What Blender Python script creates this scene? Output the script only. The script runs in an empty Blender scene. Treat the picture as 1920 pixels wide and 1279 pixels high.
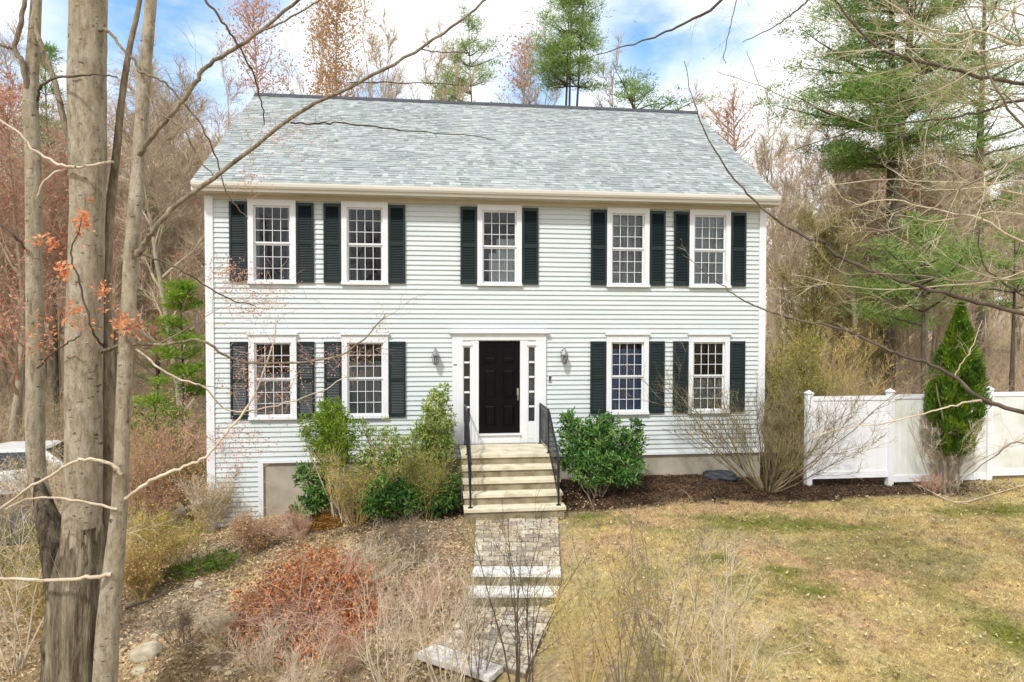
import bpy, math, random
import numpy as np
from mathutils import Matrix, Vector
random.seed(7)
R = np.random.default_rng(7)
D2R = math.radians
sc = bpy.context.scene
COL = sc.collection

# ------------------------------------------------------------------ camera
F = 1220.87                                  # focal length in photo pixels (photo 1920 x 1279)
CAM = np.array([-1.3904, -14.1978, 3.5552])
YAW, PIT, ROL = 0.1170, -0.0229, 0.0016
fw = np.array([math.sin(YAW)*math.cos(PIT), math.cos(YAW)*math.cos(PIT), math.sin(PIT)])
rt0 = np.array([math.cos(YAW), -math.sin(YAW), 0.0]); up0 = np.cross(rt0, fw)
rt = rt0*math.cos(ROL) + up0*math.sin(ROL); up = -rt0*math.sin(ROL) + up0*math.cos(ROL)
cd = bpy.data.cameras.new('camera'); cam = bpy.data.objects.new('camera', cd); COL.objects.link(cam)
cd.sensor_fit = 'HORIZONTAL'; cd.sensor_width = 36.0; cd.lens = F/1920*36.0
cd.clip_start = 0.05; cd.clip_end = 2000
cam.matrix_world = Matrix(((rt[0], up[0], -fw[0], CAM[0]), (rt[1], up[1], -fw[1], CAM[1]), (rt[2], up[2], -fw[2], CAM[2]), (0, 0, 0, 1)))
sc.camera = cam

def at(px, py, d):
    """world point seen at photo pixel px,py at distance d along the view axis"""
    return CAM + fw*d + rt*((px-960)/F*d) - up*((py-639.5)/F*d)

# ------------------------------------------------------------------ sky, sun, exposure
SUN_EL, SUN_AZ = D2R(50), D2R(-148)          # azimuth measured from +y towards +x : behind and left of the camera
sund = np.array([math.sin(SUN_AZ)*math.cos(SUN_EL), math.cos(SUN_AZ)*math.cos(SUN_EL), math.sin(SUN_EL)])
world = bpy.data.worlds.new('World'); sc.world = world; world.use_nodes = True
nt = world.node_tree; N = nt.nodes; L = nt.links; N.clear()
def wn(t, **k):
    n = N.new(t)
    for a, b in k.items(): setattr(n, a, b)
    return n
wo = wn('ShaderNodeOutputWorld'); sky = wn('ShaderNodeTexSky', sky_type='NISHITA', sun_disc=False)
sky.sun_elevation = SUN_EL; sky.sun_rotation = SUN_AZ % (2*math.pi); sky.altitude = 100; sky.air_density = 1.0; sky.dust_density = 0.6; sky.ozone_density = 2.2
b1 = wn('ShaderNodeBackground'); b1.inputs[1].default_value = 0.15; sm = wn('ShaderNodeVectorMath', operation='MULTIPLY'); L.new(sky.outputs[0], sm.inputs[0]); sm.inputs[1].default_value = (.80, 1.22, 1.36); L.new(sm.outputs[0], b1.inputs[0])
tc = wn('ShaderNodeTexCoord')
mp = wn('ShaderNodeMapping'); mp.inputs['Scale'].default_value = (1, 1, 2.2); L.new(tc.outputs['Generated'], mp.inputs[0])
nz = wn('ShaderNodeTexNoise'); nz.inputs['Scale'].default_value = 3.2; nz.inputs['Detail'].default_value = 7; nz.inputs['Roughness'].default_value = .58; L.new(mp.outputs[0], nz.inputs[0])
def math_n(op, a=None, b=None, clamp=False):
    n = wn('ShaderNodeMath', operation=op, use_clamp=clamp)
    for i, q in enumerate((a, b)):
        if q is None: continue
        if isinstance(q, (int, float)): n.inputs[i].default_value = q
        else: L.new(q, n.inputs[i])
    return n.outputs[0]
acc = None
for (px, py, rad, amt) in ((300, 55, .21, 1.0), (480, 40, .13, .8), (1240, 55, .14, 1.0), (1370, 25, .10, 1.0), (700, 195, .08, .8), (1010, 165, .10, .8), (1690, 215, .05, .9), (420, 190, .06, .5), (0, 120, .07, .8)):
    d = at(px, py, 1.0)-CAM; d /= np.linalg.norm(d)
    vm = wn('ShaderNodeVectorMath', operation='DISTANCE'); L.new(tc.outputs['Generated'], vm.inputs[0]); vm.inputs[1].default_value = d
    m = wn('ShaderNodeMapRange', interpolation_type='SMOOTHSTEP'); L.new(vm.outputs['Value'], m.inputs[0])
    m.inputs[1].default_value = rad; m.inputs[2].default_value = rad*.15; m.inputs[3].default_value = 0; m.inputs[4].default_value = amt
    acc = m.outputs[0] if acc is None else math_n('MAXIMUM', acc, m.outputs[0])
rn = wn('ShaderNodeMapRange', interpolation_type='SMOOTHSTEP'); L.new(nz.outputs[0], rn.inputs[0])
rn.inputs[1].default_value = .74; rn.inputs[2].default_value = .44; rn.inputs[3].default_value = 0; rn.inputs[4].default_value = 1
hole = math_n('MULTIPLY', acc, rn.outputs[0])
nz2 = wn('ShaderNodeTexNoise'); nz2.inputs['Scale'].default_value = 1.6; nz2.inputs['Detail'].default_value = 5; L.new(mp.outputs[0], nz2.inputs[0])
far = wn('ShaderNodeMapRange', interpolation_type='SMOOTHSTEP'); L.new(nz2.outputs[0], far.inputs[0])
far.inputs[1].default_value = .42; far.inputs[2].default_value = .30; far.inputs[3].default_value = 0; far.inputs[4].default_value = .5
hole = math_n('MULTIPLY', math_n('MAXIMUM', hole, far.outputs[0]), .93)
cr = wn('ShaderNodeValToRGB'); L.new(nz.outputs[0], cr.inputs[0])
cr.color_ramp.elements[0].position = .34; cr.color_ramp.elements[0].color = (.90, .95, 1, 1)
cr.color_ramp.elements[1].position = .56; cr.color_ramp.elements[1].color = (1, 1, 1, 1)
b2 = wn('ShaderNodeBackground'); b2.inputs[1].default_value = 1.08; L.new(cr.outputs[0], b2.inputs[0])
mx = wn('ShaderNodeMixShader'); L.new(hole, mx.inputs[0]); L.new(b2.outputs[0], mx.inputs[1]); L.new(b1.outputs[0], mx.inputs[2]); L.new(mx.outputs[0], wo.inputs[0])
sl = bpy.data.lights.new('sun', 'SUN'); sl.energy = 2.6; sl.angle = D2R(4.0); sl.color = (1.0, .965, .915)
so = bpy.data.objects.new('sun', sl); COL.objects.link(so); so.rotation_euler = Vector(-sund).to_track_quat('-Z', 'Y').to_euler(); so.location = tuple(sund*60)
sc.view_settings.view_transform = 'Standard'; sc.view_settings.look = 'None'; sc.view_settings.gamma = 1; sc.view_settings.exposure = 0.38
sc.cycles.max_bounces = 6; sc.cycles.transparent_max_bounces = 12; sc.cycles.use_denoising = True

# ------------------------------------------------------------------ materials
MATS = {}
def new_mat(name):
    m = bpy.data.materials.new(name); m.use_nodes = True; MATS[name] = m
    nt = m.node_tree; nt.nodes.clear()
    o = nt.nodes.new('ShaderNodeOutputMaterial')
    return m, nt, o
def nod(nt, t, **k):
    n = nt.nodes.new(t)
    for a, b in k.items(): setattr(n, a, b)
    return n
def ramp(nt, fac, cols, pos=None):
    r = nod(nt, 'ShaderNodeValToRGB'); e = r.color_ramp.elements
    n = len(cols); pos = pos or [i/(n-1) for i in range(n)]
    while len(e) < n: e.new(.5)
    for i in range(n): e[i].position = pos[i]; e[i].color = (*cols[i], 1)
    nt.links.new(fac, r.inputs[0]); return r.outputs[0]
def surf(name, cols, scale=6, rough=.6, bump=0., stretch=(1, 1, 1), detail=5, pos=None, bscale=None, spec=.3, metal=0.):
    m, nt, o = new_mat(name)
    t = nod(nt, 'ShaderNodeTexCoord'); mp = nod(nt, 'ShaderNodeMapping'); mp.inputs['Scale'].default_value = stretch
    nt.links.new(t.outputs['Object'], mp.inputs[0])
    nz = nod(nt, 'ShaderNodeTexNoise'); nz.inputs['Scale'].default_value = scale; nz.inputs['Detail'].default_value = detail
    nt.links.new(mp.outputs[0], nz.inputs[0])
    p = nod(nt, 'ShaderNodeBsdfPrincipled'); p.inputs['Roughness'].default_value = rough; p.inputs['Specular IOR Level'].default_value = spec; p.inputs['Metallic'].default_value = metal
    nt.links.new(ramp(nt, nz.outputs[0], cols, pos or [.32+.36*i/max(1, len(cols)-1) for i in range(len(cols))]), p.inputs['Base Color'])
    if bump:
        n2 = nod(nt, 'ShaderNodeTexNoise'); n2.inputs['Scale'].default_value = bscale or scale*3; n2.inputs['Detail'].default_value = 4
        nt.links.new(mp.outputs[0], n2.inputs[0])
        b = nod(nt, 'ShaderNodeBump'); b.inputs['Strength'].default_value = bump; b.inputs['Distance'].default_value = .02
        nt.links.new(n2.outputs[0], b.inputs['Height']); nt.links.new(b.outputs[0], p.inputs['Normal'])
    nt.links.new(p.outputs[0], o.inputs[0]); return m
def leafy(name, cols, trans=.3, rough=.55, pos=None, spec=.25):
    """colour picked per leaf from the face attribute rnd"""
    m, nt, o = new_mat(name)
    a = nod(nt, 'ShaderNodeAttribute'); a.attribute_name = 'rnd'
    c = ramp(nt, a.outputs['Fac'], cols, pos)
    p = nod(nt, 'ShaderNodeBsdfPrincipled'); p.inputs['Roughness'].default_value = rough; p.inputs['Specular IOR Level'].default_value = spec
    nt.links.new(c, p.inputs['Base Color'])
    tr = nod(nt, 'ShaderNodeBsdfTranslucent'); nt.links.new(c, tr.inputs[0])
    x = nod(nt, 'ShaderNodeMixShader'); x.inputs[0].default_value = trans
    nt.links.new(p.outputs[0], x.inputs[1]); nt.links.new(tr.outputs[0], x.inputs[2]); nt.links.new(x.outputs[0], o.inputs[0]); return m
def bark(name, cols, vs=1.0, bump=.5, spots=None):
    m, nt, o = new_mat(name)
    t = nod(nt, 'ShaderNodeTexCoord'); mp = nod(nt, 'ShaderNodeMapping'); mp.inputs['Scale'].default_value = (1, 1, .22*vs)
    nt.links.new(t.outputs['Object'], mp.inputs[0])
    n1 = nod(nt, 'ShaderNodeTexNoise'); n1.inputs['Scale'].default_value = 12; n1.inputs['Detail'].default_value = 12; n1.inputs['Roughness'].default_value = .82
    nt.links.new(mp.outputs[0], n1.inputs[0])
    c = ramp(nt, n1.outputs[0], cols, [.36+.28*i/(len(cols)-1) for i in range(len(cols))])
    if spots:
        mp2 = nod(nt, 'ShaderNodeMapping'); mp2.inputs['Scale'].default_value = (1, 1, 2.0); nt.links.new(t.outputs['Object'], mp2.inputs[0])
        v = nod(nt, 'ShaderNodeTexNoise'); v.inputs['Scale'].default_value = 13; v.inputs['Detail'].default_value = 3; nt.links.new(mp2.outputs[0], v.inputs[0])
        r = nod(nt, 'ShaderNodeMapRange'); r.inputs[1].default_value = .62; r.inputs[2].default_value = .72; r.inputs[3].default_value = 0; r.inputs[4].default_value = .85
        nt.links.new(v.outputs[0], r.inputs[0])
        # pale lichen and olive moss in patches of their own
        lv = nod(nt, 'ShaderNodeTexNoise'); lv.inputs['Scale'].default_value = 4.5; lv.inputs['Detail'].default_value = 9; lv.inputs['Roughness'].default_value = .75; nt.links.new(t.outputs['Object'], lv.inputs[0])
        for lo_, hi_, amt, lc in ((.52, .66, .55, (.62, .575, .47)), (.47, .34, .5, (.34, .30, .16))):
            lr = nod(nt, 'ShaderNodeMapRange'); lr.inputs[1].default_value = lo_; lr.inputs[2].default_value = hi_; lr.inputs[3].default_value = 0; lr.inputs[4].default_value = amt; nt.links.new(lv.outputs[0], lr.inputs[0])
            lm = nod(nt, 'ShaderNodeMix', data_type='RGBA'); nt.links.new(lr.outputs[0], lm.inputs[0]); nt.links.new(c, lm.inputs[6]); lm.inputs[7].default_value = (*lc, 1); c = lm.outputs[2]
        mx = nod(nt, 'ShaderNodeMix', data_type='RGBA'); nt.links.new(r.outputs[0], mx.inputs[0]); nt.links.new(c, mx.inputs[6]); mx.inputs[7].default_value = (*spots, 1); c = mx.outputs[2]
    p = nod(nt, 'ShaderNodeBsdfPrincipled'); p.inputs['Roughness'].default_value = .85; p.inputs['Specular IOR Level'].default_value = .15
    nt.links.new(c, p.inputs['Base Color'])
    n2 = nod(nt, 'ShaderNodeTexNoise'); n2.inputs['Scale'].default_value = 30; n2.inputs['Detail'].default_value = 10; n2.inputs['Roughness'].default_value = .75; nt.links.new(mp.outputs[0], n2.inputs[0])
    b = nod(nt, 'ShaderNodeBump'); b.inputs['Strength'].default_value = min(1, bump*1.6); b.inputs['Distance'].default_value = .05
    nt.links.new(n2.outputs[0], b.inputs['Height']); nt.links.new(b.outputs[0], p.inputs['Normal'])
    nt.links.new(p.outputs[0], o.inputs[0]); return m
def attr_mat(name, attr='tint', rough=.9, noise=.0, nscale=30, bump=0., spec=.1, trans=0.):
    """colour from a colour attribute (the thing's own colour), broken up by fine noise"""
    m, nt, o = new_mat(name)
    a = nod(nt, 'ShaderNodeAttribute'); a.attribute_name = attr
    c = a.outputs['Color']
    t = nod(nt, 'ShaderNodeTexCoord')
    nz = nod(nt, 'ShaderNodeTexNoise'); nz.inputs['Scale'].default_value = nscale; nz.inputs['Detail'].default_value = 8; nz.inputs['Roughness'].default_value = .7; nt.links.new(t.outputs['Object'], nz.inputs[0])
    if noise:
        r = nod(nt, 'ShaderNodeMapRange'); r.inputs[1].default_value = .3; r.inputs[2].default_value = .7; r.inputs[3].default_value = 1-noise; r.inputs[4].default_value = 1+noise
        nt.links.new(nz.outputs[0], r.inputs[0])
        v = nod(nt, 'ShaderNodeVectorMath', operation='SCALE'); nt.links.new(c, v.inputs[0]); nt.links.new(r.outputs[0], v.inputs['Scale']); c = v.outputs[0]
    p = nod(nt, 'ShaderNodeBsdfPrincipled'); p.inputs['Roughness'].default_value = rough; p.inputs['Specular IOR Level'].default_value = spec
    nt.links.new(c, p.inputs['Base Color'])
    if bump:
        b = nod(nt, 'ShaderNodeBump'); b.inputs['Strength'].default_value = bump; b.inputs['Distance'].default_value = .03
        nt.links.new(nz.outputs[0], b.inputs['Height']); nt.links.new(b.outputs[0], p.inputs['Normal'])
    out = p.outputs[0]
    if trans:
        tr = nod(nt, 'ShaderNodeBsdfTranslucent'); nt.links.new(c, tr.inputs[0]); x = nod(nt, 'ShaderNodeMixShader'); x.inputs[0].default_value = trans
        nt.links.new(out, x.inputs[1]); nt.links.new(tr.outputs[0], x.inputs[2]); out = x.outputs[0]
    nt.links.new(out, o.inputs[0]); return m

M_SIDING = surf('siding', [(.53, .592, .598), (.565, .615, .62), (.605, .64, .645)], scale=.9, rough=.5, stretch=(1, 1, 5), bump=.04, bscale=25)
M_WHITE = surf('white_trim', [(.70, .72, .745), (.73, .75, .775)], scale=3, rough=.4, bump=.03)
M_CREAM = surf('cream_gutter', [(.66, .64, .58), (.73, .715, .66)], scale=1.5, rough=.42, stretch=(.4, 1, 3))
M_SOFFIT = surf('soffit_shade_tan', [(.50, .46, .36), (.56, .52, .42)], scale=3, rough=.6)  # tan shade under the eave put into the soffit and frieze colour
M_CONC = surf('foundation_concrete', [(.30, .27, .215), (.37, .335, .27), (.43, .39, .32)], scale=2.2, rough=.85, bump=.25, bscale=30)
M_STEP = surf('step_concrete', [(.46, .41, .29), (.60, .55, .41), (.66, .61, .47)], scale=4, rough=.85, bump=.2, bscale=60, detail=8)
M_SHUT = surf('shutter_paint', [(.005, .015, .013), (.008, .019, .020), (.013, .021, .030)], scale=1.6, rough=.42, spec=.4)
M_DOOR = surf('door_paint', [(.002, .002, .002), (.004, .004, .004)], scale=3, rough=.35, spec=.14)
M_IRON = surf('black_iron', [(.008, .008, .012), (.016, .016, .022)], scale=8, rough=.4, spec=.5)
M_SILVER = surf('brushed_nickel', [(.5, .5, .5), (.65, .65, .65)], scale=20, rough=.3, metal=1)
M_PEWTER = surf('pewter', [(.20, .20, .20), (.30, .30, .30)], scale=20, rough=.4, metal=.6)
M_VINYL = surf('white_vinyl', [(.74, .75, .79), (.79, .80, .83)], scale=1.2, rough=.35, stretch=(5, 1, .6))
M_VINYLM = surf('mottled_vinyl', [(.60, .62, .55), (.70, .715, .68), (.76, .765, .775)], scale=2.2, rough=.45, stretch=(1, 1, .8), detail=9)  # vinyl mottled by noise from greenish grey to white
M_GRANITE = surf('pale_granite', [(.40, .39, .36), (.60, .59, .56), (.70, .69, .66)], scale=14, rough=.8, bump=.35, bscale=40, detail=9)
M_RISERC = surf('shaded_riser_concrete', [(.15, .125, .075), (.24, .205, .13), (.30, .265, .18)], scale=5, rough=.9, bump=.3, bscale=40, detail=8)  # shade of the upright step faces put into a darker concrete colour
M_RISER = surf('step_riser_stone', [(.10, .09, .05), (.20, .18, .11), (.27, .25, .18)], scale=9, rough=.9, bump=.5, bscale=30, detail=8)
M_ROCK = surf('fieldstone', [(.28, .24, .16), (.44, .39, .28), (.52, .47, .36)], scale=5, rough=.9, bump=.5, bscale=18, detail=8)
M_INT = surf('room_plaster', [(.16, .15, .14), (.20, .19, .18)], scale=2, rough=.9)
M_CURT = surf('sheer_curtain', [(.30, .31, .32), (.44, .45, .46)], scale=3, rough=.9, stretch=(14, 1, .4))
M_CURTW = surf('white_curtain', [(.62, .64, .64), (.8, .82, .8)], scale=3, rough=.9, stretch=(10, 1, .5))
M_CURTB = surf('blue_curtain', [(.11, .17, .38), (.19, .27, .50)], scale=3, rough=.9, stretch=(12, 1, .4))
M_SCREEN = surf('screen_mesh', [(.34, .36, .35), (.44, .46, .45)], scale=6, rough=.8)
M_CAR = surf('white_car_paint', [(.74, .75, .76), (.78, .79, .80)], scale=2, rough=.2, spec=.6)
M_CARGL = surf('car_glass', [(.02, .025, .03), (.03, .035, .04)], scale=2, rough=.06, spec=.7)
M_RUB = surf('tyre_rubber', [(.012, .012, .012), (.02, .02, .02)], scale=20, rough=.8)
M_RED = surf('tail_lens', [(.35, .01, .01), (.4, .015, .01)], scale=5, rough=.15)
M_ASPH = surf('asphalt', [(.05, .05, .05), (.08, .08, .078)], scale=30, rough=.9, bump=.4, bscale=90)
M_BARK = bark('grey_maple_bark', [(.17, .135, .09), (.43, .365, .265), (.60, .53, .41)], vs=1.3, bump=.6, spots=(.06, .045, .03))
M_BARKS = bark('shaggy_base_bark', [(.03, .022, .014), (.25, .205, .14), (.52, .45, .34)], vs=.35, bump=1.0)
M_BARKD = bark('dark_stem_bark', [(.08, .062, .042), (.26, .21, .145), (.44, .37, .27)], bump=.5)
M_TWIG = surf('grey_twig', [(.16, .125, .09), (.29, .235, .17)], scale=5, rough=.85)
M_TWIGL = surf('pale_twig', [(.42, .34, .24), (.64, .55, .42)], scale=5, rough=.8)
M_LICH = surf('lichened_twig', [(.30, .26, .155), (.56, .51, .34)], scale=5, rough=.85)
M_TWIGD = surf('dark_twig', [(.05, .038, .03), (.14, .11, .08)], scale=5, rough=.85)
M_WOODT = bark('woods_bark', [(.20, .165, .12), (.37, .315, .235), (.50, .435, .34)], bump=.3)
M_WOODB = surf('woods_twig', [(.36, .28, .195), (.53, .43, .31)], scale=1.2, rough=.9)
M_WOODR = surf('woods_red_twig', [(.38, .235, .165), (.54, .36, .265)], scale=1.2, rough=.9)
M_PBARK = bark('pine_bark', [(.05, .04, .03), (.12, .095, .075), (.20, .165, .13)], bump=.6)
M_NEED = leafy('pine_needle', [(.07, .135, .03), (.19, .31, .065), (.38, .49, .15)], trans=.3)
M_NEEDM = leafy('mid_pine_needle', [(.12, .20, .05), (.24, .36, .09), (.38, .48, .17)], trans=.35)
M_NEEDL = leafy('pale_pine_needle', [(.17, .25, .09), (.30, .40, .15), (.46, .52, .24)], trans=.3)
M_HEM = leafy('hemlock_needle', [(.10, .18, .02), (.21, .34, .035), (.36, .48, .07)], trans=.3)
M_ARB = leafy('arborvitae_scale', [(.025, .06, .008), (.085, .17, .013), (.25, .33, .025)], trans=.2)
M_YEW = leafy('yew_leaf', [(.05, .11, .012), (.18, .30, .022), (.40, .50, .05)], trans=.25)
M_RHO = leafy('rhododendron_leaf', [(.022, .075, .016), (.075, .19, .035), (.27, .40, .10)], trans=.25, rough=.5, spec=.35)
M_AND = leafy('andromeda_leaf', [(.07, .14, .02), (.28, .37, .07), (.68, .70, .32)], trans=.25, rough=.45)
M_OLIVE = leafy('olive_leaf', [(.11, .13, .015), (.27, .28, .04), (.44, .40, .10)], trans=.25)
M_RUST = leafy('rust_leaf', [(.20, .065, .022), (.56, .215, .085), (.76, .45, .25)], trans=.25)
M_BUD = leafy('red_bud', [(.42, .16, .10), (.60, .32, .22), (.68, .47, .32)], trans=.35)
M_BUDO = leafy('orange_bud', [(.40, .19, .085), (.55, .33, .15), (.40, .36, .12)], trans=.35)
M_ORANGE = leafy('orange_leaf', [(.60, .16, .06), (.80, .32, .15), (.85, .48, .26)], trans=.4)
M_PINK = leafy('pink_bud', [(.52, .26, .20), (.66, .40, .33)], trans=.4)
M_DRY = leafy('dry_leaf', [(.13, .085, .045), (.40, .27, .15), (.70, .56, .36)], trans=.15)
M_DRYG = leafy('dry_brush', [(.30, .21, .08), (.50, .37, .16), (.62, .36, .18)], trans=.2)
M_GOLD = surf('golden_twig', [(.36, .26, .09), (.60, .46, .19)], scale=2, rough=.85)
M_VASE = surf('brown_olive_twig', [(.10, .08, .045), (.29, .24, .125)], scale=3, rough=.85)
M_OTWIG = surf('olive_twig', [(.17, .14, .045), (.33, .28, .11)], scale=3, rough=.85)
M_GROUND = attr_mat('ground_soil', noise=.5, nscale=16, bump=.8)
M_GRASS = attr_mat('grass_blade', noise=0, rough=.7, trans=.25)
M_ROOF = attr_mat('roof_shingle', noise=.22, nscale=55, bump=.25, rough=.95, spec=.08)
M_PAVER = attr_mat('path_paver', noise=.55, nscale=14, bump=.6, rough=.9)
M_VENT = surf('dark_ridge_vent', [(.035, .04, .05), (.06, .065, .075)], scale=8, rough=.8)
# lamp glass and window glass
def glass(name, f0, tint=(1, 1, 1)):
    m, nt, o = new_mat(name)
    fr = nod(nt, 'ShaderNodeFresnel'); fr.inputs[0].default_value = 1.45
    ad = nod(nt, 'ShaderNodeMath', operation='ADD'); ad.inputs[1].default_value = f0; nt.links.new(fr.outputs[0], ad.inputs[0])
    t = nod(nt, 'ShaderNodeBsdfTransparent'); t.inputs[0].default_value = (*tint, 1)
    g = nod(nt, 'ShaderNodeBsdfGlossy'); g.inputs['Roughness'].default_value = .02
    x = nod(nt, 'ShaderNodeMixShader'); nt.links.new(ad.outputs[0], x.inputs[0]); nt.links.new(t.outputs[0], x.inputs[1]); nt.links.new(g.outputs[0], x.inputs[2]); nt.links.new(x.outputs[0], o.inputs[0]); return m
M_GLASS = glass('window_glass', .0, (.85, .88, .9)); M_LGLASS = glass('lantern_glass', .1)

# ------------------------------------------------------------------ geometry collector
class G:
    def __init__(s): s.V = []; s.F = []; s.n = 0
    def add(s, v, f, mi=0, rnd=None, tint=None):
        v = np.asarray(v, float).reshape(-1, 3); f = np.asarray(f, int)
        s.V.append(v); s.F.append((f + s.n, mi, rnd, tint)); s.n += len(v)
    def box(s, x0, x1, y0, y1, z0, z1, mi=0, tint=None):
        v = [(x, y, z) for x in (x0, x1) for y in (y0, y1) for z in (z0, z1)]
        s.add(v, [(0, 1, 3, 2), (4, 6, 7, 5), (0, 4, 5, 1), (2, 3, 7, 6), (0, 2, 6, 4), (1, 5, 7, 3)], mi, tint=None if tint is None else [tint]*6)
    def prism(s, prof, ax, a0, a1, mi=0):
        """closed 2-d profile extruded along axis ax ('x': profile is (y,z))"""
        n = len(prof); v = []
        for a in (a0, a1):
            for p, q in prof:
                v.append({'x': (a, p, q), 'y': (p, a, q), 'z': (p, q, a)}[ax])
        s.add(v, [(i, (i+1) % n, (i+1) % n+n, i+n) for i in range(n)], mi)
        for k in range(1, n-1):
            s.add([v[0], v[k], v[k+1]], [(0, 1, 2)], mi); s.add([v[n], v[n+k+1], v[n+k]], [(0, 1, 2)], mi)
    def tube(s, P, r, n=6, mi=0, cap=True, jit=0., ridge=0.):
        P = np.asarray(P, float); k = len(P); r = np.broadcast_to(np.asarray(r, float), (k,))
        T = np.gradient(P, axis=0); T /= np.linalg.norm(T, axis=1)[:, None]+1e-9
        m = np.abs(T.mean(0)); ref = np.eye(3)[int(np.argmin(m))]
        U = np.cross(T, ref); U /= np.linalg.norm(U, axis=1)[:, None]+1e-9; W = np.cross(T, U)
        a = np.arange(n)*2*math.pi/n
        rr = r[:, None]*np.ones(n)
        if jit: rr = rr*(1+jit*(R.random((k, n))-.5))
        if ridge: rr = rr*(1+ridge*(R.random(n)-.5)[None]+ridge*.8*np.array([vn(np.arange(n)*.9, np.full(n, q*.6)) for q in range(k)])-ridge*.4)
        v = P[:, None]+rr[..., None]*(np.cos(a)[None, :, None]*U[:, None]+np.sin(a)[None, :, None]*W[:, None])
        i = np.arange(k-1)[:, None]*n; j = np.arange(n)[None]; j2 = (j+1) % n
        f = np.stack([i+j, i+j2, i+n+j2, i+n+j], -1).reshape(-1, 4)
        s.add(v.reshape(-1, 3), f, mi)
        if cap:
            c = v[-1]; s.add(np.vstack([c, P[-1:]]), [(q, (q+1) % n, n) for q in range(n)], mi)
    def twigs(s, P, D, Ln, r, mi=0, bend=.25, seg=3):
        """many thin tapered twigs at once"""
        P = np.asarray(P, float).reshape(-1, 3); n = len(P)
        if n == 0: return P
        D = np.asarray(D, float).reshape(-1, 3); D = D/(np.linalg.norm(D, axis=1)[:, None]+1e-9)
        Ln = np.broadcast_to(np.asarray(Ln, float), (n,)); r = np.broadcast_to(np.asarray(r, float), (n,))
        B = R.normal(size=(n, 3)); U = np.cross(D, B); U /= np.linalg.norm(U, axis=1)[:, None]+1e-9; W = np.cross(D, U)
        a = np.array([0, 2.0944, 4.1888]); V = []
        for q in range(seg+1):
            t = q/seg
            c = P+D*(Ln*t)[:, None]+U*(Ln*bend*t*t)[:, None]
            if q and q < seg: c = c+R.normal(size=(n, 3))*(Ln*.04)[:, None]
            rad = r*(1-.85*t)
            V.append(c[:, None]+rad[:, None, None]*(np.cos(a)[None, :, None]*U[:, None]+np.sin(a)[None, :, None]*W[:, None]))
        V = np.stack(V, 1).reshape(-1, 3); b = np.arange(n)*3*(seg+1); f = []
        for q in range(seg):
            for j in range(3):
                f.append(np.stack([b+q*3+j, b+q*3+(j+1) % 3, b+q*3+3+(j+1) % 3, b+q*3+3+j], -1))
        s.add(V, np.concatenate(f), mi); return c
    def leaves(s, C, D, ln, wd, mi=0, rnd=None, fold=.15, tint=None, flat=0.):
        C = np.asarray(C, float).reshape(-1, 3); n = len(C)
        if n == 0: return
        D = np.asarray(D, float); D = D/(np.linalg.norm(D, axis=1)[:, None]+1e-9)
        ln = np.broadcast_to(np.asarray(ln, float), (n,))[:, None]; wd = np.broadcast_to(np.asarray(wd, float), (n,))[:, None]
        B = R.normal(size=(n, 3))*(1-flat)+np.array([0, 0, flat]); S = np.cross(D, B); S /= np.linalg.norm(S, axis=1)[:, None]+1e-9; Nn = np.cross(D, S)
        v = np.stack([C, C+D*ln*.45+S*wd*.5+Nn*wd*fold, C+D*ln-Nn*ln*fold, C+D*ln*.45-S*wd*.5+Nn*wd*fold], 1).reshape(-1, 3)
        f = np.arange(4*n).reshape(-1, 4)
        s.add(v, f, mi, R.random(n) if rnd is None else rnd, tint)
    def blades(s, P, D, ln, wd, mi=0, tint=None, rnd=None):
        """triangular grass blades / needles"""
        P = np.asarray(P, float); n = len(P); D = D/(np.linalg.norm(D, axis=1)[:, None]+1e-9)
        ln = np.broadcast_to(np.asarray(ln, float), (n,))[:, None]; wd = np.broadcast_to(np.asarray(wd, float), (n,))[:, None]
        S = np.cross(D, R.normal(size=(n, 3))); S /= np.linalg.norm(S, axis=1)[:, None]+1e-9
        v = np.stack([P-S*wd*.5, P+S*wd*.5, P+D*ln], 1).reshape(-1, 3)
        s.add(v, np.arange(3*n).reshape(-1, 3), mi, R.random(n) if rnd is None else rnd, tint)
    def mesh(s, name, mats, smooth=False, ptint=None):
        me = bpy.data.meshes.new(name)
        if not s.V: return me
        V = np.concatenate(s.V); me.vertices.add(len(V)); me.vertices.foreach_set('co', V.astype(np.float32).ravel())
        lv = np.concatenate([f.ravel() for f, *_ in s.F]); tot = np.concatenate([np.full(len(f), f.shape[1]) for f, *_ in s.F])
        st = np.concatenate([[0], np.cumsum(tot)[:-1]])
        me.loops.add(len(lv)); me.loops.foreach_set('vertex_index', lv.astype(np.int32))
        me.polygons.add(len(tot)); me.polygons.foreach_set('loop_start', st.astype(np.int32)); me.polygons.foreach_set('loop_total', tot.astype(np.int32))
        me.polygons.foreach_set('material_index', np.concatenate([np.full(len(f), mi) for f, mi, *_ in s.F]).astype(np.int32))
        if any(r is not None for _, _, r, _ in s.F):
            a = me.attributes.new('rnd', 'FLOAT', 'FACE')
            a.data.foreach_set('value', np.concatenate([np.full(len(f), .5) if r is None else np.asarray(r) for f, _, r, _ in s.F]).astype(np.float32))
        if any(t is not None for *_, t in s.F):
            a = me.attributes.new('tint', 'FLOAT_COLOR', 'FACE')
            c = np.concatenate([np.full((len(f), 3), .3) if t is None else np.asarray(t, float) for f, _, _, t in s.F])
            a.data.foreach_set('color', np.hstack([c, np.ones((len(c), 1))]).astype(np.float32).ravel())
        if ptint is not None:
            a = me.attributes.new('tint', 'FLOAT_COLOR', 'POINT'); a.data.foreach_set('color', np.hstack([ptint, np.ones((len(ptint), 1))]).astype(np.float32).ravel())
        me.polygons.foreach_set('use_smooth', np.full(len(tot), bool(smooth)))
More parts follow.
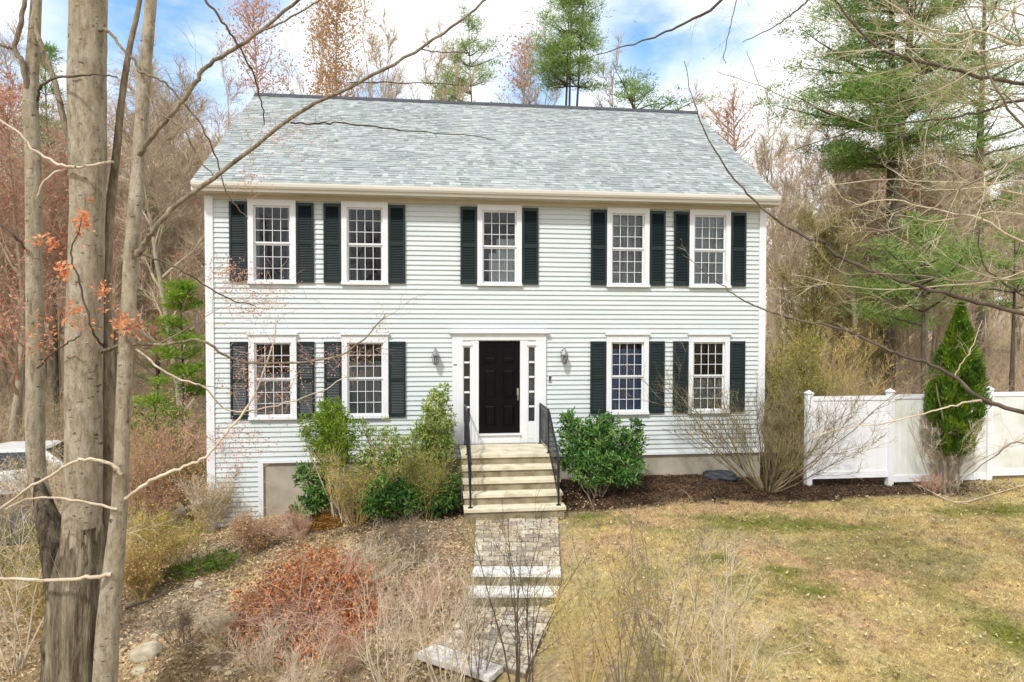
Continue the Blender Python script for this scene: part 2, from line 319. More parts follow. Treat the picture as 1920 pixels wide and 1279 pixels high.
        for m in (mats if isinstance(mats, (list, tuple)) else [mats]): me.materials.append(m)
        me.update(calc_edges=True); me.validate(); return me
    def build(s, name, mats, parent=None, smooth=False, loc=None, ptint=None):
        o = bpy.data.objects.new(name, s.mesh(name, mats, smooth, ptint)); COL.objects.link(o)
        if parent is not None: o.parent = parent
        if loc is not None: o.location = tuple(loc)
        return o
def tag(o, label=None, cat=None, group=None, kind=None):
    if label: o['label'] = label
    if cat: o['category'] = cat
    if group: o['group'] = group
    if kind: o['kind'] = kind
    return o
def thing(name, label, cat, loc=(0, 0, 0), group=None, rz=0):
    o = bpy.data.objects.new(name, None); COL.objects.link(o); o.location = tuple(loc); o.rotation_euler = (0, 0, rz); o.empty_display_size = .3
    return tag(o, label, cat, group)
def dup(root, loc, rz=0, s=1, label=None, group=None):
    r = root.copy(); COL.objects.link(r); r.location = tuple(loc); r.rotation_euler = (0, 0, rz); r.scale = (s, s, s) if np.isscalar(s) else s
    if label: r['label'] = label
    if group: r['group'] = group
    for ch in list(root.children):
        c = ch.copy(); COL.objects.link(c); c.parent = r
        for q in list(ch.children):
            d = q.copy(); COL.objects.link(d); d.parent = c
    return r
def unit(v): v = np.asarray(v, float); return v/(np.linalg.norm(v)+1e-9)
def rdir(n): v = R.normal(size=(n, 3)); return v/np.linalg.norm(v, axis=1)[:, None]
def smooth_path(P, k=5):
    """Catmull-Rom through control points"""
    P = np.asarray(P, float); Q = np.vstack([2*P[0]-P[1], P, 2*P[-1]-P[-2]]); out = []
    for i in range(1, len(Q)-2):
        for t in np.arange(k)/k:
            a, b, c, d = Q[i-1:i+3]
            out.append(.5*(2*b+(c-a)*t+(2*a-5*b+4*c-d)*t*t+(3*b-a-3*c+d)*t**3))
    out.append(P[-1]); return np.array(out)

# ------------------------------------------------------------------ value noise used for the ground's own colours
_T = R.random((256, 256))
def vn(x, y):
    x = np.asarray(x, float); y = np.asarray(y, float); xi = np.floor(x).astype(int); yi = np.floor(y).astype(int)
    u = x-xi; v = y-yi; u = u*u*(3-2*u); v = v*v*(3-2*v); g = lambda a, b: _T[a % 256, b % 256]
    return (g(xi, yi)*(1-u)+g(xi+1, yi)*u)*(1-v)+(g(xi, yi+1)*(1-u)+g(xi+1, yi+1)*u)*v
def fbm(x, y, o=4):
    s = 0; a = .5
    for i in range(o): s = s+a*vn(x*2**i+17.3*i, y*2**i+9.1*i); a *= .5
    return s/(1-.5**o)
def sst(a, b, x): t = np.clip((x-a)/(b-a), 0, 1); return t*t*(3-2*t)

# ------------------------------------------------------------------ terrain
CP = np.array([(2, -3, .02), (5, -3, .02), (8, -3, 0), (12, -3, .05), (2.5, -6, -.02), (5, -6, -.03), (9, -6, 0), (14, -6, .05), (2.2, -8.5, -.25), (6, -8.5, -.12), (11, -8.5, -.05), (1.5, -12, -.7), (6, -12, -.5), (12, -12, -.4),
 (2, -.2, .15), (4, -.2, .18), (6, -.2, .08), (0, -2.5, .03), (0, -3.6, .02), (.9, -4.6, .0), (-.9, -4.2, -.05), (8.5, -.5, 0), (12, 0, .1), (16, 0, .2), (1.3, -5.6, -.12),
 (-.3, -5.7, -.36), (-.2, -6.7, -.36), (-1.4, -5.6, -.34), (-1.8, -6.6, -.42), (-1.5, -7.6, -.55), (-.4, -8.2, -.6), (-2.5, -8.5, -.75),
 (-1.6, -.4, .0), (-2.6, -.4, -.05), (-3.6, -.3, -.2), (-4.6, -.25, -.48), (-5.3, -.2, -.62), (-6.2, -.2, -.72), (-1.6, -2.4, -.06), (-2.6, -2.4, -.22), (-3.8, -2.4, -.42), (-5, -2.3, -.7), (-8, 0, -1.1), (-10.5, 1, -1.35), (-13, 4, -1.4), (-17, 2, -1.4), (-3, -4.5, -.45), (-4.6, -4.2, -.75), (-6.2, -4.2, -1.0), (-3.8, -6.5, -.8), (-5.5, -7, -1.1), (-8, -6, -1.3), (-11, -5, -1.4), (-5, -10, -1.3), (-9, -10, -1.5), (-14, -9, -1.5),
 (-8, 10, -.9), (0, 11, .1), (8, 10, .2), (16, 10, .4), (-16, 12, -1.0), (-14, 24, -.2), (0, 24, .8), (14, 24, 1.0), (28, 12, .8), (30, 0, .4), (-28, 6, -1), (-30, 25, .2), (30, 30, 2), (0, 45, 2.2), (-30, 50, 2), (30, 50, 3), (-28, -10, -1.6), (26, -12, -.2), (0, -20, -.8), (20, -22, -.6), (-20, -22, -1.6)], float)
def hgt(x, y):
    x = np.asarray(x, float); y = np.asarray(y, float); sh = x.shape; x = x.ravel(); y = y.ravel()
    out = np.empty_like(x)
    for i in range(0, len(x), 20000):
        X = x[i:i+20000, None]; Y = y[i:i+20000, None]
        d2 = (X-CP[:, 0])**2+(Y-CP[:, 1])**2
        w = 1/(d2+.06)**1.75
        out[i:i+20000] = (w*CP[:, 2]).sum(1)/w.sum(1)
    out += sst(40, 160, np.hypot(x, y-5))*9*sst(-10, 40, y)
    return out.reshape(sh)
def hz(x, y): return float(hgt(np.array([x]), np.array([y]))[0])
def gp(px, py):
    """ground point seen at photo pixel px,py"""
    d = at(px, py, 1.0)-CAM; t = 2.0
    while t < 120:
        p = CAM+d*t
        if p[2] < hz(p[0], p[1]): break
        t += .08
    return np.array([p[0], p[1], hz(p[0], p[1])])
def axis(a, b, s, lim):
    v = list(np.arange(a, b+1e-6, s)); st = s
    while v[-1] < lim: st *= 1.22; v.append(v[-1]+st)
    st = s
    while v[0] > -lim: st *= 1.22; v.insert(0, v[0]-st)
    return np.array(v)
def in_path(x, y):
    up_ = (np.abs(x-(.12+.04*(y+3)))<.86)&(y > -5.2)&(y < -2.2)
    return up_
GREEN = [(*gp(1400, 985)[:2], 1.0, .35), (*gp(1500, 985)[:2], .9, .35), (*gp(1580, 990)[:2], .8, .3), (*gp(1340, 975)[:2], .5, .3), (*gp(1860, 960)[:2], 1.0, .35), (*gp(1480, 1075)[:2], .35, .5), (*gp(1520, 1110)[:2], .4, .35), (*gp(1910, 1200)[:2], .4, .5), (*gp(1100, 970)[:2], .4, .3), (*gp(1340, 1050)[:2], .4, .3)]
def tints(x, y, soil=False):
    """own colour of the ground, and how much lawn / leaf litter / mulch it carries"""
    n1 = fbm(x*.55, y*.75, 4); n2 = fbm(x*1.7+40, y*2.1, 4); n3 = fbm(x*5+80, y*6, 3); n4 = fbm(x*.8+120, y*1.0+33, 4)
    tan = np.array([.50, .39, .18]); grn = np.array([.28, .255, .09]); pnk = np.array([.52, .36, .215]); gry = np.array([.40, .33, .19]); yel = np.array([.50, .41, .20])
    def mix(a, b, t): return a*(1-t[..., None])+b*t[..., None]
    c = mix(np.broadcast_to(tan, (*x.shape, 3)), yel, sst(.45, .62, n2))
    c = mix(c, gry, sst(.47, .62, n1)*.85); c = mix(c, pnk, sst(.50, .70, n4)*.75); c = mix(c, grn, sst(.52, .66, fbm(x*1.1+7, y*1.4+60, 4))*.6)
    g = np.zeros(x.shape)
    for (a, b, sx, sy) in GREEN: g = np.maximum(g, np.exp(-((x-a)/sx)**2-((y-b)/sy)**2))
    c = mix(c, np.array([.16, .19, .025]), np.clip(g*1.0*sst(.30, .62, n2+.25*n3), 0, .85))
    wob = (n2-.5)*.9+(n3-.5)*.35
    mul = sst(-2.15, -1.85, y+wob*.6-.03*(x-2)+.12*np.sin(x*1.3))*sst(-12, -8, -x)*sst(-3.6, -2.0, x)      # mulch bed along the house
    mul = np.maximum(mul*(y < 3), 0)
    mulc = mix(np.broadcast_to(np.array([.045, .028, .018]), (*x.shape, 3)), np.array([.125, .075, .045]), sst(.4, .7, n3))
    lit = sst(.45, .85, -(x+.2)+wob*.35)                                                     # leaf litter left of the walk
    lit = np.maximum(lit, sst(3, 6, y)); lit = np.maximum(lit, sst(13, 17, np.abs(x)+wob))
    litc = mix(np.broadcast_to(np.array([.22, .165, .10]), (*x.shape, 3)), np.array([.46, .34, .20]), sst(.38, .62, n2))
    litc = mix(litc, np.array([.24, .20, .155]), sst(.5, .62, n1+.2*(n3-.5))*.8)
    litc = mix(litc, np.array([.22, .20, .06]), sst(.56, .66, n4)*.5)
    c = mix(c, litc, lit); c = mix(c, mulc, mul)
    if soil: c = c*(1-.28*np.clip(1-np.maximum(lit, mul), 0, 1))[..., None]   # bare thatch and soil under the grass
    return c, 1-np.maximum(lit, mul), lit*(1-mul), mul
xs = axis(-13, 15, .11, 420); ys = axis(-11.5, 4, .11, 420)
X, Y = np.meshgrid(xs, ys, indexing='ij'); Z = hgt(X, Y)
c0, lw, ltm, mu = tints(X, Y, True)
Z = Z+(fbm(X*4, Y*4, 3)-.5)*.05*(1-lw)+(fbm(X*9, Y*9, 2)-.5)*.03*ltm+(fbm(X*3+9, Y*3, 3)-.5)*.025
Z -= .035*(in_path(X, Y)); Z -= .03*np.exp(-((X+.9)/1.3)**2-((Y+6.2)/.9)**2)
g = G(); nx, ny = X.shape; idx = np.arange(nx*ny).reshape(nx, ny)
f = np.stack([idx[:-1, :-1], idx[1:, :-1], idx[1:, 1:], idx[:-1, 1:]], -1).reshape(-1, 4)
g.add(np.stack([X, Y, Z], -1).reshape(-1, 3), f, 0)
tag(g.build('ground', M_GROUND, smooth=True, ptint=c0.reshape(-1, 3)), kind='structure')
# ---- walk: paver sheets (upper run, lower landing, lower run) and three granite treads
def paver_sheet(name, quad, z, nu, nv, diag=False):
    """quad: four xy corners (near-left, near-right, far-right, far-left); individual pavers with joints and a solid bed"""
    q = np.array(quad, float); g = G()
    def bl(u, v): return (q[0]*(1-u)+q[1]*u)*(1-v)+(q[3]*(1-u)+q[2]*u)*v
    zf = (lambda p: z) if np.isscalar(z) else z
    for j in range(nv):
        off = .5*(j % 2)
        for i in range(-1, nu):
            u0 = max(0, (i+off)/nu+.004); u1 = min(1, (i+1+off)/nu-.004)
            if u1-u0 < .01: continue
            v0 = j/nv+.006; v1 = (j+1)/nv-.006; dz = random.uniform(-.009, .009)
            P = [bl(u0, v0), bl(u1, v0), bl(u1, v1), bl(u0, v1)]
            t = .25+.5*random.random(); base = np.array([.28, .24, .175])*(1-t)+np.array([.50, .46, .38])*t
            if random.random() < .2: base = np.array([.25, .215, .18])
            base = base*random.uniform(.95, 1.3)
            vt = [(p[0], p[1], zf(p)+dz) for p in P]+[(p[0], p[1], zf(p)-.06) for p in P]
            g.add(vt, [(0, 1, 2, 3), (0, 4, 5, 1), (1, 5, 6, 2), (2, 6, 7, 3), (3, 7, 4, 0)], 0, tint=[base]*5)
    P = [bl(0, 0), bl(1, 0), bl(1, 1), bl(0, 1)]
    g.add([(p[0], p[1], zf(p)-.016) for p in P]+[(p[0], p[1], zf(p)-.2) for p in P], [(0, 1, 2, 3), (0, 4, 5, 1), (1, 5, 6, 2), (2, 6, 7, 3), (3, 7, 4, 0)], 0, tint=[(.16, .13, .09)]*5)
    return tag(g.build(name, M_PAVER), kind='structure')
def gz(px, py, z):
    d = at(px, py, 1.0)-CAM; t = (z-CAM[2])/d[2]; return (CAM+d*t)[:2]
paver_sheet('path_upper', [gz(888, 1063, .015), gz(1050, 1063, .015), gz(1046, 966, .03), gz(893, 966, .03)], lambda p: .03, 5, 12)
paver_sheet('path_landing', [gz(819, 1206, -.325), gz(985, 1262, -.325), gz(1046, 1136, -.325), gz(884, 1136, -.325)], -.325, 7, 10)
paver_sheet('path_lower', [gz(600, 1330, -.49), gz(790, 1345, -.49), gz(915, 1275, -.49), gz(772, 1230, -.49)], -.49, 6, 9)
def slab(quad, ztop, th, label):
    q = [np.array(p) for p in quad]; g = G(); n = 9; P = []
    for a, b in ((0, 1), (1, 2), (2, 3), (3, 0)):
        m = n if a in (0, 2) else 3
        for i in range(m): t = i/m; P.append(q[a]*(1-t)+q[b]*t+R.normal(size=2)*.006)
    k = len(P); c = sum(P)/k
    top = [(p[0], p[1], ztop+R.normal()*.002) for p in P]; ins = [((p-c)*.985+c) for p in P]
    tp = [(p[0], p[1], ztop+.008) for p in ins]; bt = [(p[0], p[1], ztop-th) for p in P]
    v = tp+top+bt
    fs = [(i, (i+1) % k, (i+1) % k+k, i+k) for i in range(k)]+[(i+k, (i+1) % k+k, (i+1) % k+2*k, i+2*k) for i in range(k)]
    g.add(v, fs, 0); cen = len(tp)
    g.add(tp+[(c[0], c[1], ztop+.008)], [(i, (i+1) % k, k) for i in range(k)], 0)
    return tag(g.build('granite_step', [M_GRANITE]), label, 'step', 'granite steps in the front walk')
slab([gz(885, 1076, .02), gz(1051, 1077, .02), gz(1051, 1063, .02), gz(889, 1063, .02)], .02, .042, 'pale granite tread topping the walk steps nearest the house')
slab([gz(879, 1115, -.155), gz(1048, 1115, -.155), gz(1049, 1099, -.155), gz(881, 1099, -.155)], -.155, .042, 'narrow pale granite tread below the top one, above the paver landing')
slab([gz(778, 1226, -.315), gz(918, 1270, -.315), gz(944, 1250, -.315), gz(815, 1208, -.315)], -.315, .06, 'granite slab set at an angle on the front edge of the paver landing')
g = G()
for (a, b, z0, z1) in (((886, 1076), (1050, 1077), -.16, -.022), ((880, 1115), (1047, 1115), -.40, -.198)):
    p = gz(*a, z1+.05); q = gz(*b, z1+.05); nrm = unit(np.array([-(q-p)[1], (q-p)[0]])); 
    P = [p+nrm*.02, q+nrm*.02, q+nrm*.3, p+nrm*.3]
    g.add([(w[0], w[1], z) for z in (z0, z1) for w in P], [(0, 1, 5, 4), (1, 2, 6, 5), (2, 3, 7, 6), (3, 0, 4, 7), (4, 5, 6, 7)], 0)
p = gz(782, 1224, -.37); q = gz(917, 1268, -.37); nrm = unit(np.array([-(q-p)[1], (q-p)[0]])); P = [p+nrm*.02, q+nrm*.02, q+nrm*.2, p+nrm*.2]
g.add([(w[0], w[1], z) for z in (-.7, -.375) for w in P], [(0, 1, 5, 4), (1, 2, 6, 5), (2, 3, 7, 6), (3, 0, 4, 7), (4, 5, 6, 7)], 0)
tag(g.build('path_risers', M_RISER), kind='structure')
# driveway far left
p0 = at(30, 935, 19); g = G(); dq = [(-30, 1.0), (-9.6, 1.2), (-9.6, 6.5), (-30, 6.5)]
nn = 14; gx = np.linspace(-30, -9.8, 40); gy = np.linspace(1.4, 7.0, 12); XX, YY = np.meshgrid(gx, gy, indexing='ij'); ii = np.arange(40*12).reshape(40, 12)
g.add(np.stack([XX, YY, hgt(XX, YY)+.03], -1).reshape(-1, 3), np.stack([ii[:-1, :-1], ii[1:, :-1], ii[1:, 1:], ii[:-1, 1:]], -1).reshape(-1, 4))
tag(g.build('driveway', M_ASPH, smooth=True), kind='structure')

# ------------------------------------------------------------------ the house
HX, HD = 6.1, 8.9                    # half width, depth
house = thing('house', 'two-storey colonial house with pale clapboards, dark shutters and a grey shingle roof', 'house', (0, 0, 0))
ZB, ZT = .69, 6.18
WX = [-4.789, -2.883, 0, 2.883, 4.789]
HWF = .4856                           # half of the outer window frame
UPR = (4.43, 6.19); LWR = (1.58, 3.40)
openings = [(x-HWF, x+HWF, *UPR) for x in WX]+[(x-HWF, x+HWF, *LWR) for x in (WX[0], WX[1], WX[3], WX[4])]
openings.append((-1.03, 1.03, .985, 3.44))
def clap(g, segs_fn, z0, z1, course=.1045, face=lambda a, b, lo, hi, yo: None):
    z = z0
    while z < z1-1e-4:
        t = min(z+course, z1)
        for a, b in segs_fn(z, t): face(a, b, z, t)
        z = t
g = G()
def fseg(lo, hi):
    cuts = sorted((max(a, -HX+.13), min(b, HX-.13)) for a, b, c, d in openings if c < hi-.004 and d > lo+.004)
    x = -HX+.13; out = []
    for a, b in cuts:
        if a > x: out.append((x, a))
        x = max(x, b)
    if x < HX-.13: out.append((x, HX-.13))
    if hi < ZB+.01: out = [(-HX+.13, -5.10)]
    return out
def fboard(a, b, lo, hi):
    # a board leaning out at its lower edge, with a real lip
    v = [(x, y, z) for x in (a, b) for (y, z) in ((.010, hi), (-.013, lo+.010), (-.013, lo), (.0, lo-.003), (.09, lo-.004), (.09, hi))]
    n = 6; g.add(v, [(i, (i+1) % n, (i+1) % n+n, i+n) for i in range(n)]+[], 0)
    g.add([v[k] for k in range(6)], [(0, 1, 2, 3), (0, 3, 4, 5)], 0); g.add([v[6+k] for k in range(6)], [(3, 2, 1, 0), (5, 4, 3, 0)], 0)
clap(g, fseg, ZB-.1045*13, ZT, face=fboard)
for a, b, c, d in openings:              # the cut strips of board just below and just above each opening
    k = math.floor((c-ZB)/.1045); lo = ZB+k*.1045
    if c-lo > .004: fboard(a, b, lo, c)
    k = math.floor((d-ZB)/.1045); lo = ZB+k*.1045
    if d < ZT-.01 and lo+.1045-d > .004: fboard(a, b, d, min(lo+.1045, ZT))
g.build('front_wall', M_SIDING, house)
RISE = (9.88-6.475)/(4.45+.35)
def roofz(y): return 6.475+(min(y, HD-y)+.35)*RISE
for sx in (-1, 1):
    g = G()
    def sseg(lo, hi):
        if hi <= 6.3: return [(.12, HD-.12)]
        o = (hi-6.475)/RISE-.35+.12
        return [(max(o, .12), HD-max(o, .12))] if o < HD/2-.1 else []
    def sboard(a, b, lo, hi):
        v = [(sx*(HX+q), y, z) for y in (a, b) for (q, z) in ((-.012, hi), (.02, lo+.012), (.02, lo), (0, lo-.004), (-.09, lo-.004), (-.09, hi))]
        n = 6; g.add(v, [(i, (i+1) % n, (i+1) % n+n, i+n) for i in range(n)], 0)
        g.add([v[k] for k in range(6)], [(0, 1, 2, 3), (0, 3, 4, 5)], 0); g.add([v[6+k] for k in range(6)], [(3, 2, 1, 0), (5, 4, 3, 0)], 0)
    clap(g, sseg, ZB if sx > 0 else ZB-.1045*14, 9.6, face=sboard); g.build('side_wall', M_SIDING, house)
g = G()
z = ZB
while z < 6.3:
    g.prism([(HD-.012, z+.1045), (HD+.02, z+.012), (HD+.02, z), (HD-.09, z), (HD-.09, z+.1045)], 'x', -HX+.13, HX-.13); z += .1045
g.build('rear_wall', M_SIDING, house)
# inside: dark plaster room faces so the glass looks into rooms
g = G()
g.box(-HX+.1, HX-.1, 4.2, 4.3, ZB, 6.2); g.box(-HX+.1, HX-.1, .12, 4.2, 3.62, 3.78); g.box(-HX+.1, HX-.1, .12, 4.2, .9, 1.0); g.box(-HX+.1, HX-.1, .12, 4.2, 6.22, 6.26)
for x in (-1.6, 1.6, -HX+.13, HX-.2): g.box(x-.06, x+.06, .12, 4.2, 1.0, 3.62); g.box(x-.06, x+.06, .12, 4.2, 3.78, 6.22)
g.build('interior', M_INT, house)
# corner boards, frieze, water table
for sx in (-1, 1):
    g = G(); x0, x1 = (-HX-.03, -HX+.13) if sx < 0 else (HX-.13, HX+.03)
    zl = .66 if sx > 0 else -.8
    g.box(x0, x1, -.034, .12, zl, 6.24); g.build('corner_board', M_WHITE, house); g = G(); g.box(x0, x1, HD-.12, HD+.034, zl, 6.24); g.build('corner_board', M_WHITE, house)
g = G(); g.box(-HX+.13, HX-.13, -.031, .06, ZT, 6.31); g.build('frieze_board', M_SOFFIT, house)
g = G(); g.box(-5.10, HX-.13, -.03, .1, .655, ZB+.02); g.box(-5.10, -5.0, -.032, .1, -.72, .653); g.build('base_trim', M_WHITE, house)
# foundation
g = G(); g.box(-5.05, HX-.03, .03, .25, -1.2, .66); g.box(HX-.25, HX-.031, .25, HD-.03, -1.2, .66); g.box(-HX+.14, -HX+.25, .25, HD-.03, -1.6, .66); g.box(-HX+.03, HX-.03, HD-.25, HD-.03, -1.5, .659)
g.build('foundation', M_CONC, house)
# roof : stepped shingle courses, every tab its own colour
RX = 6.274; g = G(); SL = math.hypot(4.8, 4.8*RISE); cs, sn = 4.8/SL, 4.8*RISE/SL; EXPO = .128; nc = int(SL/EXPO)
cols = np.array([(.28, .32, .325), (.36, .40, .395), (.45, .485, .48), (.37, .425, .40), (.42, .435, .475), (.32, .35, .375), (.53, .555, .55)])
for side in (0, 1):
    def pt(x, u, h):   # u: metres up the slope, h: above the deck
        y = -.35+u*cs-h*sn; z = 6.475+u*sn+h*cs
        return (x, y if side == 0 else HD-y, z)
    for k in range(nc+1):
        u0 = k*EXPO; u1 = min(u0+EXPO+.05, SL); x = -RX+random.uniform(-.3, 0)
        if u1-u0 < .02: continue
        while x < RX:
            w = random.choice((.07, .10, .12, .15, .18, .24)); a = max(x, -RX); b = min(x+w, RX); x += w
            if b-a < .005: continue
            h = .012+random.choice((0, 0, .006, .008)); c = (cols[random.randrange(len(cols))]*.5+np.array([.37, .41, .41])*.5)*random.uniform(.68, .96)*(.90+.2*float(fbm(x*.5, u0*.5+side*9, 3)))
            v = [pt(a, u0, h), pt(b, u0, h), pt(b, u1, .002), pt(a, u1, .002), pt(a, u0, 0), pt(b, u0, 0)]
            g.add(v, [(0, 1, 2, 3), (4, 5, 1, 0)] if side == 0 else [(3, 2, 1, 0), (0, 1, 5, 4)], 0, tint=[c]*2)
# deck
zr = 6.475+4.8*RISE
g.prism([(-.35, 6.475), (4.45, zr), (HD+.35, 6.475), (HD+.35, 6.44), (4.45, zr-.04), (-.35, 6.44)], 'x', -RX+.004, RX-.004)
for q in range(len(g.F)):
    f, mi, r, t = g.F[q]
    if t is None: g.F[q] = (f, mi, r, [(.2, .2, .2)]*len(f))
roof = g.build('roof', M_ROOF, house)
g = G(); g.prism([(4.45-.17, zr-.085), (4.45, zr+.045), (4.45+.17, zr-.085), (4.45+.17, zr-.13), (4.45-.17, zr-.13)], 'x', -RX-.005, RX+.005); g.build('ridge_vent', M_VENT, roof)
# front gutter and soffit
g = G(); g.prism([(-.36, 6.462), (-.445, 6.462), (-.445, 6.435), (-.435, 6.385), (-.41, 6.345), (-.36, 6.345)], 'x', -RX+.02, RX-.02)
g.build('gutter', M_CREAM, house)
g = G(); g.box(-RX, RX, -.36, -.33, 6.28, 6.47); g.box(-RX, RX, HD+.33, HD+.36, 6.28, 6.47)
for sx in (-1, 1):
    for s in (0, 1):
        P = [(-.33, 6.29), (4.45, 6.29+4.78*RISE), (4.45, zr-.045), (-.33, 6.438)]
        if s: P = [(HD-a, b) for a, b in P]
        g.prism(P, 'x', *(sorted((sx*(RX-.005), sx*(HX+.021)))))
g.build('fascia', M_CREAM, house)
g = G(); g.box(-RX, RX, -.33, .0, 6.27, 6.29); g.build('soffit', M_SOFFIT, house); g = G(); g.box(-RX, RX, HD, HD+.33, 6.27, 6.29); g.build('soffit', M_SOFFIT, house)
# windows
def make_window(x, z0, z1, head, curtain, label=None):
    f = G()
    top = z1-(.20 if head else .12); bot = z0+.06; hw = .375
    f.box(x-HWF, x-hw, -.045, .06, bot, top); f.box(x+hw, x+HWF, -.045, .06, bot, top)
    f.box(x-HWF, x+HWF, -.047, .06, top, z1-(.035 if head else 0))
    if head: f.box(x-HWF-.03, x+HWF+.03, -.085, .05, z1-.035, z1)
    w = f.build('window', M_WHITE, house)
    if label: w['label'] = label
    s = G(); s.box(x-HWF-.01, x+HWF+.01, -.075, .06, z0, bot); s.build('sill', M_WHITE, w)
    mid = (bot+top)/2
    for lo, hi, y in ((mid, top, .008), (bot, mid, .032)):
        s = G(); e = .036
        s.box(x-hw, x-hw+e, y, y+.03, lo, hi); s.box(x+hw-e, x+hw, y, y+.03, lo, hi); s.box(x-hw+e, x+hw-e, y, y+.03, hi-e, hi); s.box(x-hw+e, x+hw-e, y, y+.03, lo, lo+e)
        W = 2*(hw-e); H = hi-lo-2*e
        for i in range(1, 4): q = x-hw+e+W*i/4; s.box(q-.006, q+.006, y+.004, y+.026, lo+e, hi-e)
        for i in range(1, 3): q = lo+e+H*i/3; s.box(x-hw+e, x+hw-e, y+.003, y+.025, q-.006, q+.006)
        s.build('sash', M_WHITE, w)
        p = G(); p.box(x-hw+e, x+hw-e, y+.012, y+.016, lo+e, hi-e); p.build('pane', M_GLASS, w)
    if curtain:
        mt, cov = curtain; n = 44
        for part in cov:
            a, b, zz0, zz1 = part; c = G(); xs_ = np.linspace(x-hw+2*hw*a, x-hw+2*hw*b, n)
            yy = (.072 if mt is M_SCREEN else .088)+(.003 if mt is M_SCREEN else .018)*np.sin(np.linspace(0, 40*(b-a)*1.5, n)+x)
            for h in (0, .004):
                v = [(xs_[i], yy[i]+h, z0+.06+(top-bot)*zq) for zq in (zz0, zz1) for i in range(n)]
                c.add(v, [(i, i+1, i+1+n, i+n) for i in range(n-1)])
            c.build('curtain', mt, w, smooth=True)
SHEER = (M_CURT, [(0, 1, 0, .74)])
make_window(WX[0], *UPR, False, (M_CURT, [(0, .12, 0, 1), (.88, 1, 0, 1)])); make_window(WX[1], *UPR, False, (M_CURT, [(0, .08, 0, 1), (.92, 1, 0, 1)]))
make_window(WX[2], *UPR, False, (M_CURTW, [(.42, 1, 0, .62), (.2, .5, 0, .42)]), 'window with white curtain drawn half across')
make_window(WX[3], *UPR, False, (M_SCREEN, [(0, 1, 0, 1)])); make_window(WX[4], *UPR, False, (M_SCREEN, [(0, 1, 0, 1)]))
make_window(WX[0], *LWR, True, (M_CURT, [(0, 1, 0, .58), (.0, .2, .58, .8)])); make_window(WX[1], *LWR, True, SHEER)
make_window(WX[3], *LWR, True, (M_CURTB, [(0, 1, 0, .9)]), 'window with blue curtain')
make_window(WX[4], *LWR, True, (M_CURT, [(0, 1, 0, .45)]))
# shutters
def shutter_mesh(h):
    g = G(); w = .355; st = .045; d0, d1 = -.052, -.022
    g.box(-w/2, -w/2+st, d0, d1, 0, h); g.box(w/2-st, w/2, d0, d1, 0, h)
    for a, b in ((0, .09), (h*.5-.04, h*.5+.04), (h-.07, h)): g.box(-w/2+st, w/2-st, d0+.002, d1, a, b)
    for lo, hi in ((.09, h*.5-.04), (h*.5+.04, h-.07)):
        n = int((hi-lo)/.034)
        for i in range(n):
            z = lo+(i+.5)*(hi-lo)/n
            g.prism([(d0+.006, z-.016), (d0+.010, z-.019), (d1, z+.012), (d1, z+.018)], 'x', -w/2+st, w/2-st)
    g.box(-w/2+st, w/2-st, d1, d1+.004, .02, h-.02)
    return g.mesh('shutter', M_SHUT)
ms_u = shutter_mesh(1.67); ms_l = shutter_mesh(1.62)
for i, x in enumerate(WX):
    for s in (-1, 1):
        for (z, me, ok) in ((4.47, ms_u, True), (1.60, ms_l, i != 2)):
            if not ok: continue
            o = bpy.data.objects.new('shutter', me); COL.objects.link(o); o.parent = house; o.location = (x+s*(HWF+.19), 0, z)
# entry
g = G()
for s in (-1, 1):
    a, b = sorted((s*1.03, s*.80)); g.box(a, b, -.055, .08, .985, 3.25)
    a, b = sorted((s*.625, s*.455)); g.box(a, b, -.045, .08, .985, 3.25)
    for lo, hi in ((.985, 1.46), (3.09, 3.25)):
        a, b = sorted((s*.80, s*.625)); g.box(a, b, -.03, .08, lo, hi)
    a, b = sorted((s*.83, s*.60)); g.box(a, b, -.065, -.03, 3.13, 3.17)
    a, b = sorted((s*.80, s*.625)); g.box(a+.03, b-.03, -.036, -.03, 1.08, 1.40)
    for i in range(6):
        z = 1.46+i*(3.09-1.46)/5; a, b = sorted((s*.78, s*.645))
        if 0 < i < 5: g.box(a+.01, b-.01, -.028, .0, z-.02, z+.02)
    a, b = sorted((s*.80, s*.78)); g.box(a, b, -.03, .08, 1.46, 3.09); a, b = sorted((s*.645, s*.625)); g.box(a, b, -.03, .08, 1.46, 3.09)
g.box(-1.03, 1.03, -.057, .08, 3.25, 3.40); g.box(-1.09, 1.09, -.12, .05, 3.40, 3.445); g.box(-1.06, 1.06, -.085, .05, 3.37, 3.398)
g.box(-.455, .455, -.03, .08, 3.232, 3.249)
sur = g.build('door_surround', M_WHITE, house)
g = G(); g.box(-.455, .455, -.06, .08, .986, 1.17); g.box(-.47, .47, -.10, .08, 1.17, 1.20); g.build('door_threshold', M_WHITE, house)
for s in (-1, 1):
    g = G(); a, b = sorted((s*.78, s*.645)); g.box(a, b, -.006, -.002, 1.46, 3.09); g.build('sidelight', M_GLASS, sur)
    g = G(); g.box(a, b, .1, .104, 1.46, 3.09); g.build('sidelight_curtain', M_CURT if s > 0 else M_INT, sur)
g = G(); g.box(-.452, .452, .0, .05, 1.205, 3.23)
